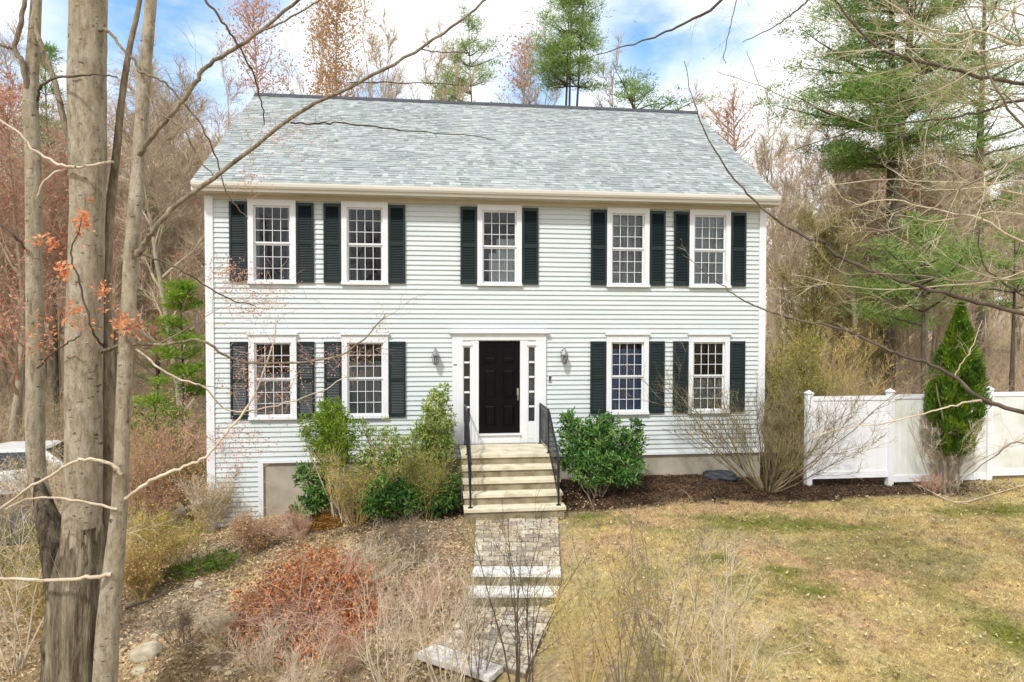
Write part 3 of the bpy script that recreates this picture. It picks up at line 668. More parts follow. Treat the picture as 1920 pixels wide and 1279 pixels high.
for cx in (-.205, .205):
    for lo, hi in ((2.72, 2.90), (1.98, 2.62), (1.36, 1.84)) if True else ():
        w = .135
        # raised field inside a moulded border
        for (x0, x1, z0, z1) in ((cx-w, cx+w, lo, lo+.025), (cx-w, cx+w, hi-.025, hi), (cx-w, cx-w+.02, lo+.025, hi-.025), (cx+w-.02, cx+w, lo+.025, hi-.025)):
            g.prism([(z0, 0), (z0+.3*(z1-z0), 0), (z1, 0)], 'y', 0, 0) if False else g.box(x0, x1, -.012, .001, z0, z1)
        v = [(cx-w+.05, -.016, lo+.06), (cx+w-.05, -.016, lo+.06), (cx+w-.05, -.016, hi-.06), (cx-w+.05, -.016, hi-.06), (cx-w+.02, -.001, lo+.025), (cx+w-.02, -.001, lo+.025), (cx+w-.02, -.001, hi-.025), (cx-w+.02, -.001, hi-.025)]
        g.add(v, [(0, 1, 2, 3), (4, 5, 1, 0), (5, 6, 2, 1), (6, 7, 3, 2), (7, 4, 0, 3)])
    z0, z1 = 2.98, 3.14; g.box(cx-.135, cx+.135, -.012, .001, z0, z0+.022); g.box(cx-.135, cx+.135, -.012, .001, z1-.022, z1); g.box(cx-.135, cx-.115, -.012, .001, z0+.022, z1-.022); g.box(cx+.115, cx+.135, -.012, .001, z0+.022, z1-.022)
door = g.build('door', M_DOOR, house)
g = G(); g.box(.385, .425, -.02, 0, 2.03, 2.19); g.box(.395, .415, -.07, -.05, 1.93, 2.07); g.box(.395, .415, -.055, 0, 1.93, 1.95); g.box(.395, .415, -.055, 0, 2.05, 2.07); g.tube([(.405, 0, 2.14), (.405, -.04, 2.14)], .022, 10); g.build('handle', M_SILVER, door)
g = G(); g.box(1.085, 1.15, -.035, -.02, 2.33, 2.48, 0); g.box(1.098, 1.137, -.05, -.035, 2.345, 2.465, 1); g.build('doorbell', [M_WHITE, M_IRON], house)
g = G(); g.box(-1.00, -.93, -.062, -.055, 2.70, 2.73); g.build('house_number', M_PEWTER, house)
# wall lanterns
def lantern(x, label):
    t = thing('wall_lantern', label, 'lantern', (x, -.02, 2.92), 'wall lanterns beside the front door')
    g = G(); g.tube([(0, -.002, .0), (0, -.03, .0)], .06, 12); g.box(-.035, .035, -.022, -.002, -.12, .12); g.tube([(0, -.03, .0), (0, -.09, .05), (0, -.13, .13), (0, -.13, .16)], .011, 6); g.build('bracket', M_PEWTER, t)
    g = G(); g.tube([(0, -.13, .19), (0, -.13, .16), (0, -.13, .13), (0, -.13, .02), (0, -.13, 0)], [.006, .022, .03, .085, .09], 6); g.build('cap', M_PEWTER, t)
    g = G()
    for k in range(6):
        a = k*math.pi/3; g.tube([(.085*math.cos(a), -.13+.085*math.sin(a), 0), (.05*math.cos(a), -.13+.05*math.sin(a), -.17)], .006, 4)
    g.tube([(0, -.13, -.16), (0, -.13, -.19), (0, -.13, -.21)], [.055, .05, .012], 8); g.build('cage', M_PEWTER, t)
    g = G(); g.tube([(0, -.13, -.005), (0, -.13, -.165)], [.078, .045], 6, cap=False); g.build('glass', M_LGLASS, t)
    g = G(); g.tube([(0, -.13, -.16), (0, -.13, -.09), (0, -.13, -.05)], [.012, .014, .004], 8); g.build('bulb', M_CURTW, t)
lantern(-1.39, 'small pewter wall lantern between the door and the tall andromeda bush'); lantern(1.42, 'small pewter wall lantern above the doorbell')
# front steps
st = thing('entry_steps', 'tan concrete steps climbing to the black front door', 'steps', (0, 0, 0))
SX0, SX1 = gz(869, 950, .24)[0]+.0, gz(1058, 950, .24)[0]-.0
SX0, SX1 = -.86, .98
lev = [(.985, -1.30), (.795, -1.585), (.605, -1.87), (.415, -2.155), (.225, -2.44)]
for i, (z, y) in enumerate(lev):
    yb = -.125 if i == 0 else lev[i-1][1]+.02
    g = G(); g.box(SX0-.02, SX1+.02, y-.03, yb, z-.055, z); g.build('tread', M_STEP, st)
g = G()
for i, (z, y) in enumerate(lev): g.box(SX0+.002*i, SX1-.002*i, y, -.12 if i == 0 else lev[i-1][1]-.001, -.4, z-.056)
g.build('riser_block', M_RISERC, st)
def rail(x, label):
    t = thing('handrail', label, 'handrail', (x, 0, 0), 'iron handrails on the front steps')
    g = G(); P = [(0, -.16, 1.86), (0, -1.22, 1.86), (0, -1.30, 1.83), (0, -2.36, 1.11), (0, -2.46, 1.08)]
    g.tube(P, .022, 8); g.build('top_rail', M_IRON, t, smooth=True)
    g = G(); g.tube([(0, -.16, 1.10), (0, -1.25, 1.10), (0, -2.36, .36)], .014, 6); g.build('bottom_rail', M_IRON, t)
    for (y, a, b) in ((-.16, .985, 1.86), (-1.24, .985, 1.86), (-2.34, .225, 1.11)):
        g = G(); g.box(-.018, .018, y-.018, y+.018, a, b); g.box(-.04, .04, y-.04, y+.04, a, a+.012); g.build('post', M_IRON, t)
    y = -.27
    while y > -2.3:
        if y > -1.25: lo, hi = 1.10, 1.86
        else: q = (y+1.25)/1.11; lo, hi = 1.10+q*.667, 1.84+q*.70
        if abs(y+1.24) > .05:
            g = G(); g.box(-.007, .007, y-.007, y+.007, lo, hi); g.build('baluster', M_IRON, t)
        y -= .12
rail(SX0+.10, 'black iron handrail seen edge-on beside the andromeda bush'); rail(SX1-.10, 'black iron handrail with balusters beside the rhododendron')

# ------------------------------------------------------------------ white vinyl fence
fz = lambda x: hz(x, -.8)
fence = thing('vinyl_fence', 'white vinyl privacy fence running from the house corner', 'fence', (0, 0, 0))
FY = -.8; FX = [gz(1521, 830, 1.0)[0]]
d0 = at(1521, 830, 14.2); FX = [d0[0]]; d1 = at(1673, 830, 14.45); FX.append(d1[0])
while FX[-1] < 16: FX.append(FX[-1]+2.42)
FT = [2.02, 2.04]+[2.07+.01*i for i in range(9)]
for i, x in enumerate(FX):
    g = G(); zb = fz(x)-.1; zt = FT[i]+.06; g.box(x-.064, x+.064, FY-.064, FY+.064, zb, zt); po = g.build('post', M_VINYL, fence)
    c = G(); c.box(x-.078, x+.078, FY-.078, FY+.078, zt, zt+.025)
    c.add([(x-.07, FY-.07, zt+.025), (x+.07, FY-.07, zt+.025), (x+.07, FY+.07, zt+.025), (x-.07, FY+.07, zt+.025), (x, FY, zt+.085)], [(0, 1, 4), (1, 2, 4), (2, 3, 4), (3, 0, 4)]); c.build('cap', M_VINYL, po)
    if i+1 < len(FX):
        a, b = x+.064, FX[i+1]-.064; zt = FT[i]; zb = fz((a+b)/2)+(.20 if i == 0 else .07)
        g = G(); g.box(a, b, FY-.04, FY+.04, zt-.09, zt); g.build('rail', M_VINYL, fence); g = G(); g.box(a, b, FY-.04, FY+.04, zb, zb+.15); g.build('rail', M_VINYL, fence)
        g = G(); n = int((b-a)/.15); w = (b-a)/n
        for k in range(n):
            g.prism([(a+k*w, FY-.018), (a+k*w+.006, FY-.024), (a+(k+1)*w-.006, FY-.024), (a+(k+1)*w, FY-.018), (a+(k+1)*w, FY+.02), (a+k*w, FY+.02)], 'z', zb+.15, zt-.09)
        g.build('panel', M_VINYL if i == 0 else M_VINYLM, fence)

# ------------------------------------------------------------------ white car at far left
def car():
    p = at(125, 900, 19.0); z = hz(p[0]-2, p[1])-.22
    t = thing('parked_car', 'white parked car half hidden behind the grey tree stems', 'car', (p[0]-2.2, p[1]+.4, z), rz=.18)
    prof = [(-2.2, .32), (-2.25, .62), (-2.1, .86), (-1.15, .98), (-.55, 1.45), (.2, 1.56), (1.45, 1.54), (2.05, 1.08), (2.2, .95), (2.24, .5), (2.15, .30)]
    n = len(prof); g = G(); W = .88; v = []
    for y, k in ((-W, 0), (-W*.99, .02), (W*.99, .02), (W, 0)):
        for (x, zz) in prof:
            q = .80 if zz > 1.2 else (.99 if zz > .9 else 1.0); v.append((x*(1 if k else .985), y*q, zz))
    for s in range(3): g.add(v[s*n:(s+2)*n], [(i, (i+1) % n, (i+1) % n+n, i+n) for i in range(n)])
    for s in (0, 3): g.add(v[s*n:(s+1)*n]+[(0, v[s*n][1], .8)], [(i, (i+1) % n, n) for i in range(n)])
    g.build('body', M_CAR, t)
    for s in (-1, 1):
        g = G()
        for quad in ([(-.95, 1.0), (-.5, 1.40), (.25, 1.47), (.25, 1.0)], [(.32, 1.0), (.32, 1.47), (1.38, 1.45), (1.75, 1.06)]):
            g.add([(x, s*(.885 if zz < 1.1 else .725), zz) for x, zz in quad]+[(x, s*.6, zz) for x, zz in quad], [(0, 1, 2, 3), (4, 5, 6, 7), (0, 1, 5, 4), (1, 2, 6, 5), (2, 3, 7, 6), (3, 0, 4, 7)])
        g.build('side_window', M_CARGL, t)
    g = G(); g.add([(1.56, -.64, 1.50), (1.56, .64, 1.50), (2.06, .76, 1.11), (2.06, -.76, 1.11), (1.3, -.6, 1.45), (1.3, .6, 1.45), (1.8, .7, 1.05), (1.8, -.7, 1.05)], [(0, 1, 2, 3), (4, 5, 6, 7), (0, 1, 5, 4), (1, 2, 6, 5), (2, 3, 7, 6), (3, 0, 4, 7)]); g.build('rear_window', M_CARGL, t)
    for x in (-1.4, 1.42):
        for s in (-1, 1):
            w = G(); w.tube([(x, s*.70, .31), (x, s*.72, .33), (x, s*.89, .33), (x, s*.90, .31)], [.28, .33, .33, .27], 22)
            for q in range(1): pass
            o = w.build('wheel', M_RUB, t); r = G(); r.tube([(x, s*.86, .33), (x, s*.905, .33)], [.2, .19], 14); r.build('rim', M_SILVER, o)
    for s in (-1, 1):
        g = G(); g.box(2.12, 2.26, s*.72-.13, s*.72+.13, .74, 1.0); g.build('tail_light', M_RED, t)
car()

# ------------------------------------------------------------------ plant builders
def rot_from(d, ang, n):
    """n directions at angle ang from d, at random azimuths"""
    d = unit(d); a = unit(np.cross(d, [.31, .77, .55])); b = np.cross(d, a); ph = R.random(n)*2*math.pi+np.arange(n)*2.4
    ang = np.broadcast_to(ang, (n,))
    return d*np.cos(ang)[:, None]+(a*np.cos(ph)[:, None]+b*np.sin(ph)[:, None])*np.sin(ang)[:, None]
def limb(p, d, Ln, wob, trop, n):
    P = [np.asarray(p, float)]; d = unit(d)
    for i in range(n):
        d = unit(d+R.normal(size=3)*wob+np.array([0, 0, trop])); P.append(P[-1]+d*Ln/n)
    return np.array(P)
def sprout(g, P, r, n, ratio, ang, lo, hi, lvl, mi, trop=.06, wob=.16, tips=None, twig=(10, .5, .006), minr=.004):
    """side branches on a limb P (radius array r), recursively; the last level is a batch of fine twigs"""
    L = np.linalg.norm(np.diff(P, axis=0), axis=1).sum(); k = len(P)-1
    if lvl == 0:
        m = twig[0]; t = lo+(hi-lo)*R.random(m); i = np.minimum((t*k).astype(int), k-1); q = P[i]+(P[i+1]-P[i])*(t*k-i)[:, None]
        T = (P[i+1]-P[i]); T /= np.linalg.norm(T, axis=1)[:, None]+1e-9
        D = T*.75+rdir(m)*.75+np.array([0, 0, trop*3])
        ln = twig[1]*(.45+.8*R.random(m)); e = g.twigs(q, D, ln, twig[2], mi)
        m2 = m*2; j = R.integers(0, m, m2); s = .3+.6*R.random(m2)
        Dn = D/np.linalg.norm(D, axis=1)[:, None]
        e2 = g.twigs(q[j]+(e[j]-q[j])*s[:, None], Dn[j]*.8+rdir(m2)*.8, ln[j]*.5, twig[2]*.6, mi, seg=2)
        if tips is not None: tips.append(e); tips.append(e2)
        return
    for q in range(n):
        t = lo+(hi-lo)*(q+R.random())/n; i = min(int(t*k), k-1); p = P[i]+(P[i+1]-P[i])*(t*k-i)
        rr = max(minr, (r[i]+(r[i+1]-r[i])*(t*k-i))*(.45+.2*R.random()))
        d = rot_from(P[i+1]-P[i], ang*(.75+.5*R.random()), 1)[0]
        l2 = L*ratio*(1.08-.6*t)*(.75+.5*R.random())
        Q = limb(p, d, l2, wob, trop, 5); r2 = np.linspace(rr, rr*.25, 6)
        g.tube(Q, r2, 5 if rr > .02 else 4, mi)
        sprout(g, Q, r2, max(3, int(n*.6)), ratio*1.05, ang, .2, 1, lvl-1, mi, trop, wob, tips, twig, minr)
def bare_tree(label, H, r0, seed, twigmat, barkmat, low=.3, nl=16, ratio=.34, ang=.75, buds=None, loc=(0, 0, 0), group=None, name='bare_tree', twig=(9, .75, .011), lean=.02, budn=0, budsize=.09, trop=.10):
    global R
    R = np.random.default_rng(seed)
    t = thing(name, label, 'tree', loc, group)
    P = limb((0, 0, -.3), (R.normal()*lean, R.normal()*lean, 1), H, .035, .05, 12); r = r0*(1-np.linspace(0, 1, 13)**1.15*.9)
    g = G(); g.tube(P, r, 9, 0, jit=.06); g.build('trunk', [barkmat], t, smooth=True)
    g = G(); tips = []
    sprout(g, P, r, nl, ratio, ang, low, .98, 2, 0, trop=trop, wob=.13, tips=tips, twig=twig, minr=.008)
    e = np.concatenate(tips)
    if buds is not None:
        k = R.integers(0, len(e), budn); c = e[k]+R.normal(size=(budn, 3))*.12
        g.leaves(c, rdir(budn), budsize*(.6+.8*R.random(budn)), budsize*.6, 1)
    g.build('crown', [twigmat]+([buds] if buds is not None else []), t)
    return t
def pine(label, H, cb, Rm, seed, loc, group=None, needle=None, r0=.22, dens=1.0, trunks=1, name='pine_tree', top=1.0, dead=0, clump=.36, blade=.20, wd=.032, sparse=0.):
    global R
    R = np.random.default_rng(seed)
    t = thing(name, label, 'tree', loc, group); gt = G(); g = G(); needle = needle or M_NEED
    for k in range(trunks):
        off = np.array([R.normal()*.35*(k > 0), R.normal()*.35*(k > 0), 0]); P = limb(off+(0, 0, -.3), (R.normal()*.02, R.normal()*.02, 1), H, .012, .05, 14); r = r0*(1-np.linspace(0, 1, 15)*.88)
        gt.tube(P, r, 9, jit=.08)
        z = cb
        while z < H*.985:
            u = (z-cb)/(H-cb); Lb = Rm*(1-u)**.75*(.55+.6*R.random())*(1.0 if u > .12 else .7+2.4*u)+.25
            n = R.integers(3, 6)
            for q in range(n):
                if R.random() < sparse: continue
                a = R.random()*6.283; i = min(int(z/H*14), 13); p = P[i]+(P[i+1]-P[i])*(z/H*14-i)
                l = Lb*(.6+.55*R.random()); Q = limb(p, (math.cos(a), math.sin(a), .16+.5*u), l, .09, .05, 5)
                g.tube(Q, np.linspace(max(.012, .022*l), .005, 6), 4, 1)
                m = max(3, int(l*3.8*dens))
                for w in range(m):
                    s = .35+.68*R.random(); ii = min(int(s*5), 4); c = Q[ii]+(Q[min(ii+1, 5)]-Q[ii])*min(1, s*5-ii)+R.normal(size=3)*[.24, .24, .1]*np.array(l*.35+.15)
                    nb = int(46*dens); cl = clump*(.6+.7*R.random())
                    pos = c+R.normal(size=(nb, 3))*[cl*.46, cl*.46, cl*.2]
                    D = (pos-c)*1.2+rdir(nb)*.5*cl+np.array([0, 0, .35*cl])
                    g.blades(pos, D, blade*(.6+.8*R.random(nb)), wd, 0, rnd=np.clip(R.random()*.55+R.random(nb)*.45, 0, 1))
            z += (.42+.25*R.random())*(1 if u < .8 else .6)
    if dead:
        for q in range(dead):
            z = cb*(.55+.45*R.random()); i = min(int(z/H*14), 13); a = R.random()*6.283
            Q = limb(P[i], (math.cos(a), math.sin(a), -.1), 1.2+2*R.random(), .09, -.06, 5); gt.tube(Q, np.linspace(.018, .004, 6), 4)
            gt.twigs(Q[R.integers(2, 6, 7)], rdir(7)+[0, 0, -.4], .5, .006)
    gt.build('trunk', [M_PBARK], t, smooth=True); g.build('crown', [needle, M_PBARK], t); return t
def leaf_shrub(label, loc, blobs, mat, n, ln, wd, seed, name='shrub', cat='shrub', stems=7, whorl=5, upb=.5, stemmat=None, group=None, droop=0., shell=.55):
    """blobs: (dx, dy, z, rx, ry, rz) ellipsoids that the leaf whorls fill, fed by real stems from the base"""
    global R
    R = np.random.default_rng(seed)
    t = thing(name, label, cat, loc, group); g = G(); gs = G(); B = np.array(blobs, float); w = (B[:, 3]*B[:, 4]*B[:, 5])**.75; w /= w.sum()
    m = n//whorl; b = R.choice(len(B), m, p=w); d = rdir(m); rr = (shell+(1-shell)*R.random(m))**.8*(.85+.3*R.random(m)); rr = np.where(R.random(m) < .3, R.random(m)**.5, rr)
    C = B[b, :3]+d*rr[:, None]*B[b, 3:]
    keep = C[:, 2] > .04; C = C[keep]; d = d[keep]; m = len(C)
    A = d+np.array([0, 0, upb])+R.normal(size=(m, 3))*.3; A /= np.linalg.norm(A, axis=1)[:, None]
    rc = R.random(m)
    Cn = np.repeat(C, whorl, 0); An = np.repeat(A, whorl, 0); k = len(Cn)
    D = An*(.35-droop)+rdir(k)*.9
    g.leaves(Cn+R.normal(size=(k, 3))*ln*.25, D, ln*(.7+.6*R.random(k)), wd*(.75+.5*R.random(k)), 0, rnd=np.clip(np.repeat(rc, whorl)*.6+R.random(k)*.4, 0, 1))
    g.build('foliage', [mat], t)
    for i in range(stems):
        e = B[R.integers(len(B)), :3]+R.normal(size=3)*.08; p = np.array([R.normal()*.07, R.normal()*.07, -.05])
        mid = p*.4+e*.5+R.normal(size=3)*.05; gs.tube(smooth_path([p, mid, e], 4), np.linspace(.018, .006, 9), 5)
    j = R.integers(0, m, min(m, 160)); c = B[R.integers(len(B), size=len(j)), :3]
    cb = B[b[keep][j], :3]; gs.twigs(cb*np.array([.7, .7, .8]), C[j]-cb*np.array([.7, .7, .8]), np.linalg.norm(C[j]-cb*np.array([.7, .7, .8]), axis=1), .006, bend=.05)
    gs.build('stems', [stemmat or M_TWIG], t); return t
def bare_shrub(label, loc, H, spread, stems, seed, mat, name='bare_shrub', group=None, r=.014, side=3, twig=(6, .28, .004), buds=None, budn=0, lean=(0, 0), budsize=.02, lev=1, wob=.09, base=.12, trop=.05):
    global R
    R = np.random.default_rng(seed)
    t = thing(name, label, 'shrub', loc, group); g = G(); gb = G(); tips = []
    for i in range(stems):
        a = 2*math.pi*(i+R.random()*.6)/stems; s = spread*math.sqrt(R.random())
        d = unit([math.cos(a)*s+lean[0], math.sin(a)*s+lean[1], 1]); l = H*(.7+.45*R.random())/max(.5, d[2])
        P = limb((math.cos(a)*base*R.random(), math.sin(a)*base*R.random(), -.05), d, l, wob, trop, 7); rr = np.linspace(r*(.7+.5*R.random()), r*.2, 8)
        g.tube(P, rr, 5)
        sprout(g, P, rr, side, .42, .55, .25, .95, lev, 0, trop=.10, wob=.11, tips=tips, twig=twig, minr=twig[2]*1.2)
        sprout(g, P, rr, 0, .4, .5, .35, 1, 0, 0, trop=.10, tips=tips, twig=twig)
    if buds is not None:
        e = np.concatenate(tips); k = R.integers(0, len(e), budn); gb.leaves(e[k]+R.normal(size=(budn, 3))*budsize*1.5, rdir(budn)+[0, 0, .3], budsize*(.6+.8*R.random(budn)), budsize*.55)
        gb.build('foliage', [buds], t)
    g.build('stems', [mat], t); return t

# ------------------------------------------------------------------ shrubs along the house
def base(px, py, dz=0): p = gp(px, py); return (p[0], p[1], p[2]+dz)
def wall_pt(px, py, y):
    """world point on the vertical plane y = const seen at a photo pixel"""
    d = at(px, py, 1.0)-CAM; t = (y-CAM[1])/d[1]; return CAM+d*t
def blobs_at(base_xy, items):
    """items: (px, py, half width px, half height px, depth y) -> ellipsoids relative to the base"""
    out = []
    for (px, py, hw, hh, y) in items:
        c = wall_pt(px, py, y); k = float((c-CAM)@fw)/F
        out.append((c[0]-base_xy[0], c[1]-base_xy[1], c[2]-base_xy[2], hw*k, hw*k*.85, hh*k))
    return out
b = (wall_pt(640, 930, -1.35)[0], -1.35, hz(wall_pt(640, 930, -1.35)[0], -1.35))
leaf_shrub('bright green flame-shaped yew at the window beside the bare concrete foundation', b, blobs_at(b, [(618, 790, 30, 42, -1.2), (600, 812, 36, 40, -1.2), (636, 812, 34, 44, -1.2), (622, 845, 38, 42, -1.2), (608, 770, 14, 26, -1.2), (635, 772, 13, 24, -1.2), (650, 840, 20, 40, -1.2), (572, 800, 12, 30, -1.2)]), M_YEW, 9500, .07, .018, 11, name='yew_bush', upb=1.6, whorl=6, stemmat=M_TWIGL, stems=9)
b = (wall_pt(738, 940, -1.3)[0], -1.3, hz(wall_pt(738, 940, -1.3)[0], -1.3))
leaf_shrub('loose open andromeda shrub with pale leaf tips below the lower window', b, blobs_at(b, [(690, 830, 20, 38, -1.1), (728, 830, 24, 32, -1.1), (700, 872, 40, 34, -1.2), (752, 870, 40, 36, -1.2), (680, 800, 8, 16, -1.1), (722, 795, 7, 18, -1.1), (760, 842, 24, 26, -1.1), (790, 880, 34, 34, -1.3)]), M_AND, 3600, .075, .03, 12, name='andromeda_shrub', upb=.9, whorl=6, stemmat=M_OTWIG)
b = (wall_pt(820, 940, -.95)[0], -.95, hz(wall_pt(820, 940, -.95)[0], -.95))
leaf_shrub('tall pale-tipped andromeda bush rising under the wall lantern beside the steps', b, blobs_at(b, [(818, 765, 24, 34, -.8), (812, 800, 36, 32, -.8), (828, 738, 14, 20, -.8), (822, 840, 34, 36, -.8), (800, 830, 32, 36, -.85), (842, 790, 14, 30, -.8)]), M_AND, 5200, .075, .03, 13, name='andromeda_shrub', upb=.9, whorl=6, stemmat=M_OTWIG)
b = (wall_pt(770, 962, -2.0)[0], -2.0, hz(wall_pt(770, 962, -2.0)[0], -2.0))
leaf_shrub('low dark green rhododendron at the foot of the left shrubs next to the steps', b, blobs_at(b, [(725, 925, 38, 34, -1.9), (770, 935, 40, 28, -1.9), (815, 930, 40, 30, -1.8), (700, 945, 26, 22, -2.0), (845, 915, 18, 36, -1.7)]), M_RHO, 3400, .12, .042, 14, name='rhododendron', whorl=7)
b = (wall_pt(585, 955, -1.2)[0], -1.2, hz(wall_pt(585, 955, -1.2)[0], -1.2))
leaf_shrub('small rhododendron spilling against the concrete foundation', b, blobs_at(b, [(575, 890, 22, 20, -.9), (600, 905, 20, 18, -1.0), (590, 935, 28, 20, -1.2), (568, 958, 20, 16, -1.3), (608, 930, 18, 16, -1.1)]), M_RHO, 1500, .12, .042, 15, name='rhododendron', whorl=7)
b = (wall_pt(1125, 915, -1.3)[0], -1.3, hz(wall_pt(1125, 915, -1.3)[0], -1.3))
leaf_shrub('rounded glossy green rhododendron on the doorbell side of the steps', b, blobs_at(b, [(1085, 815, 32, 36, -1.0), (1130, 825, 44, 40, -1.1), (1180, 840, 30, 40, -1.0), (1070, 850, 24, 34, -1.2), (1115, 875, 50, 38, -1.4), (1170, 880, 42, 28, -1.3), (1065, 790, 14, 20, -1.0), (1195, 800, 10, 18, -1.0), (1140, 790, 24, 16, -1.0)]), M_RHO, 6200, .12, .042, 16, name='rhododendron', whorl=7, stems=12, shell=.3)
# twiggy yellow-green shrubs among them
bare_shrub('twiggy yellow-olive shrub with arching shoots in front of the yew', base(668, 985), 1.15, .75, 20, 17, M_GOLD, twig=(8, .22, .004), buds=M_OLIVE, budn=1700, budsize=.045, r=.011)
bare_shrub('twiggy yellow-olive shrub touching the lower steps', base(800, 975), 1.15, .6, 18, 18, M_OTWIG, twig=(8, .22, .004), buds=M_OLIVE, budn=1300, budsize=.04, r=.011)
# right of the house
bare_shrub('wide bare vase-shaped shrub in the mulch at the house corner', base(1437, 922), 2.05, 1.5, 34, 19, M_VASE, side=7, r=.014, twig=(8, .34, .0042), lev=1, buds=M_OLIVE, budn=420, budsize=.028)
bare_shrub('upright olive forsythia filling the gap between house corner and fence', (7.15, .75, hz(7.15, .75)), 2.75, .22, 34, 20, M_OTWIG, name='forsythia', side=5, twig=(9, .34, .005), r=.013, buds=M_OLIVE, budn=8000, budsize=.055, base=.42, group=None)
bare_shrub('broad golden forsythia thicket behind the fence near the house', (8.7, 2.6, hz(8.7, 2.6)), 2.85, .75, 40, 21, M_GOLD, name='forsythia', side=5, twig=(9, .4, .005), r=.012, buds=M_DRYG, budn=2200, budsize=.035, base=.6)
# arborvitae
p = at(1790, 905, 13.9); ab = (p[0], p[1], hz(p[0], p[1])); R = np.random.default_rng(22)
t = thing('arborvitae', 'pointed dark green arborvitae standing against the fence', 'tree', ab)
g = G(); k = 1/F*13.9; pr = [(572, .01), (600, .10), (640, .24), (690, .42), (740, .53), (775, .52), (800, .42), (830, .20)]
top = 3.555-.02+(611.5-575)*k-ab[2]
zs = np.array([3.555+(611.5-a)*k-ab[2] for a, _ in pr]); ws = np.array([b_ for _, b_ in pr])
n = 24000; zz = zs.min()+(zs.max()-zs.min())*R.random(n)**1.25; w = np.interp(zz, zs[::-1], ws[::-1]); a = R.random(n)*6.283
lump = .78+.55*fbm(a*2.2+9, zz*2.6, 3)
rr = w*lump*(.62+.42*R.random(n)); hole = fbm(a*1.9, zz*2.2, 3) < .44; rr = np.where(hole, rr*.6, rr)
C = np.stack([rr*np.cos(a)+.10*(zz-zs.min())/(zs.max()-zs.min())-.03, rr*np.sin(a), zz-.0], 1); C[:, 2] += -.28*R.random(n)*(zz < zs.min()+.25); D = np.stack([np.cos(a)*.45, np.sin(a)*.45, np.full(n, 1.0)], 1)+R.normal(size=(n, 3))*.28
g.leaves(C, D, .085*(.5+1.1*R.random(n)), .024, 0, rnd=np.clip(fbm(a*3, zz*4, 3)*1.2-.1+.35*(R.random(n)-.5), 0, 1)); g.build('crown', [M_ARB], t)
g = G()
for i in range(4): g.tube(limb((R.normal()*.08, R.normal()*.08, -.1), (R.normal()*.06, R.normal()*.06, 1), 2.6, .06, .05, 8), np.linspace(.028, .012, 9), 6)
g.build('trunk', [M_TWIG], t)
bare_shrub('bare tan shrub at the foot of the arborvitae', base(1772, 914), 1.55, .62, 34, 23, M_TWIGL, twig=(10, .2, .0042), r=.012, side=5)
bare_shrub('small reddish twig clump in the mulch beside the arborvitae shrub', base(1742, 925), .38, .8, 14, 24, M_WOODR, twig=(5, .12, .004), r=.008, side=3)
# rust-leaved shrub in the foreground
def rust():
    global R
    b = gp(600, 1185); R = np.random.default_rng(25)
    t = thing('barberry_shrub', 'sprawling rust-red shrub holding dead curled leaves beside the walk', 'shrub', b)
    g = G(); gs = G(); B = []
    for (px, py, hw, hh, d) in ((590, 1075, 85, 44, 9.3), (520, 1130, 75, 52, 9.0), (640, 1110, 80, 56, 9.0), (560, 1180, 100, 52, 8.6), (660, 1175, 60, 50, 8.6), (480, 1190, 50, 40, 8.7), (610, 1225, 70, 30, 8.3)):
        c = at(px, py, d)-b; k = d/F; B.append((*c, hw*k, hw*k*.8, hh*k))
    B = np.array(B)
    for i in range(120):
        e = B[R.integers(len(B))]; tip = e[:3]+rdir(1)[0]*e[3:]*1.1; tip[2] = abs(tip[2]); p = np.array([R.normal()*.25, R.normal()*.2, -.05])
        mid = (p+tip)/2+[0, 0, .16]; P = smooth_path([p, mid, tip], 4); gs.tube(P, np.linspace(.010, .003, len(P)), 4)
        gs.twigs(P[R.integers(2, len(P), 14)], rdir(14)+[0, 0, .5], .22, .003)
    n = 8600; bi = R.integers(0, len(B), n); d = rdir(n); C = B[bi, :3]+d*B[bi, 3:]*(.4+.8*R.random(n))[:, None]
    C[:, 2] = np.maximum(C[:, 2], hgt(C[:, 0]+b[0], C[:, 1]+b[1])-b[2]+.03+.12*R.random(n))
    g.leaves(C, rdir(n)+[0, 0, .15], .058*(.6+.9*R.random(n)), .034, 0, rnd=np.clip(R.random(n)*.75+.25*fbm(C[:, 0]*4, C[:, 1]*4+C[:, 2]*3, 2), 0, 1), fold=.3)
    g.build('foliage', [M_RUST], t); gs.build('stems', [M_WOODR], t)
rust()

# ------------------------------------------------------------------ woods
def gxy(px, d): p = at(px, 620, d); return p[0], p[1], hz(p[0], p[1])-.1
LW = 'slender bare grey tree in the woods beyond the left corner of the house'; LWG = 'bare trees in the woods left of the house'
RW = 'slender bare grey tree in the woods beyond the white fence'; RWG = 'bare trees in the woods beyond the fence'
p1 = bare_tree(LW, 13.5, .15, 101, M_WOODB, M_WOODT, loc=gxy(30, 24), group=LWG, twig=(9, .8, .012))
p2 = bare_tree(LW, 15, .19, 102, M_WOODB, M_WOODT, low=.22, nl=18, loc=gxy(300, 27), group=LWG, twig=(9, .9, .013))
p3 = bare_tree(LW, 12, .12, 103, M_WOODB, M_WOODT, low=.15, nl=20, ratio=.3, loc=gxy(340, 21), group=LWG, twig=(10, .7, .011), ang=.6)
p4 = bare_tree(LW, 14, .16, 104, M_WOODR, M_WOODT, low=.25, loc=gxy(225, 31), group=LWG, twig=(10, .8, .012))
p5 = bare_tree('olive-mossed bare tree just past the forsythia thicket', 7, .11, 106, M_OTWIG, bark('mossy_bark', [(.14, .13, .06), (.28, .26, .13), (.40, .36, .22)], bump=.3), low=.2, nl=18, loc=gxy(1530, 23), group='olive bare trees beyond the fence', twig=(9, .7, .012))
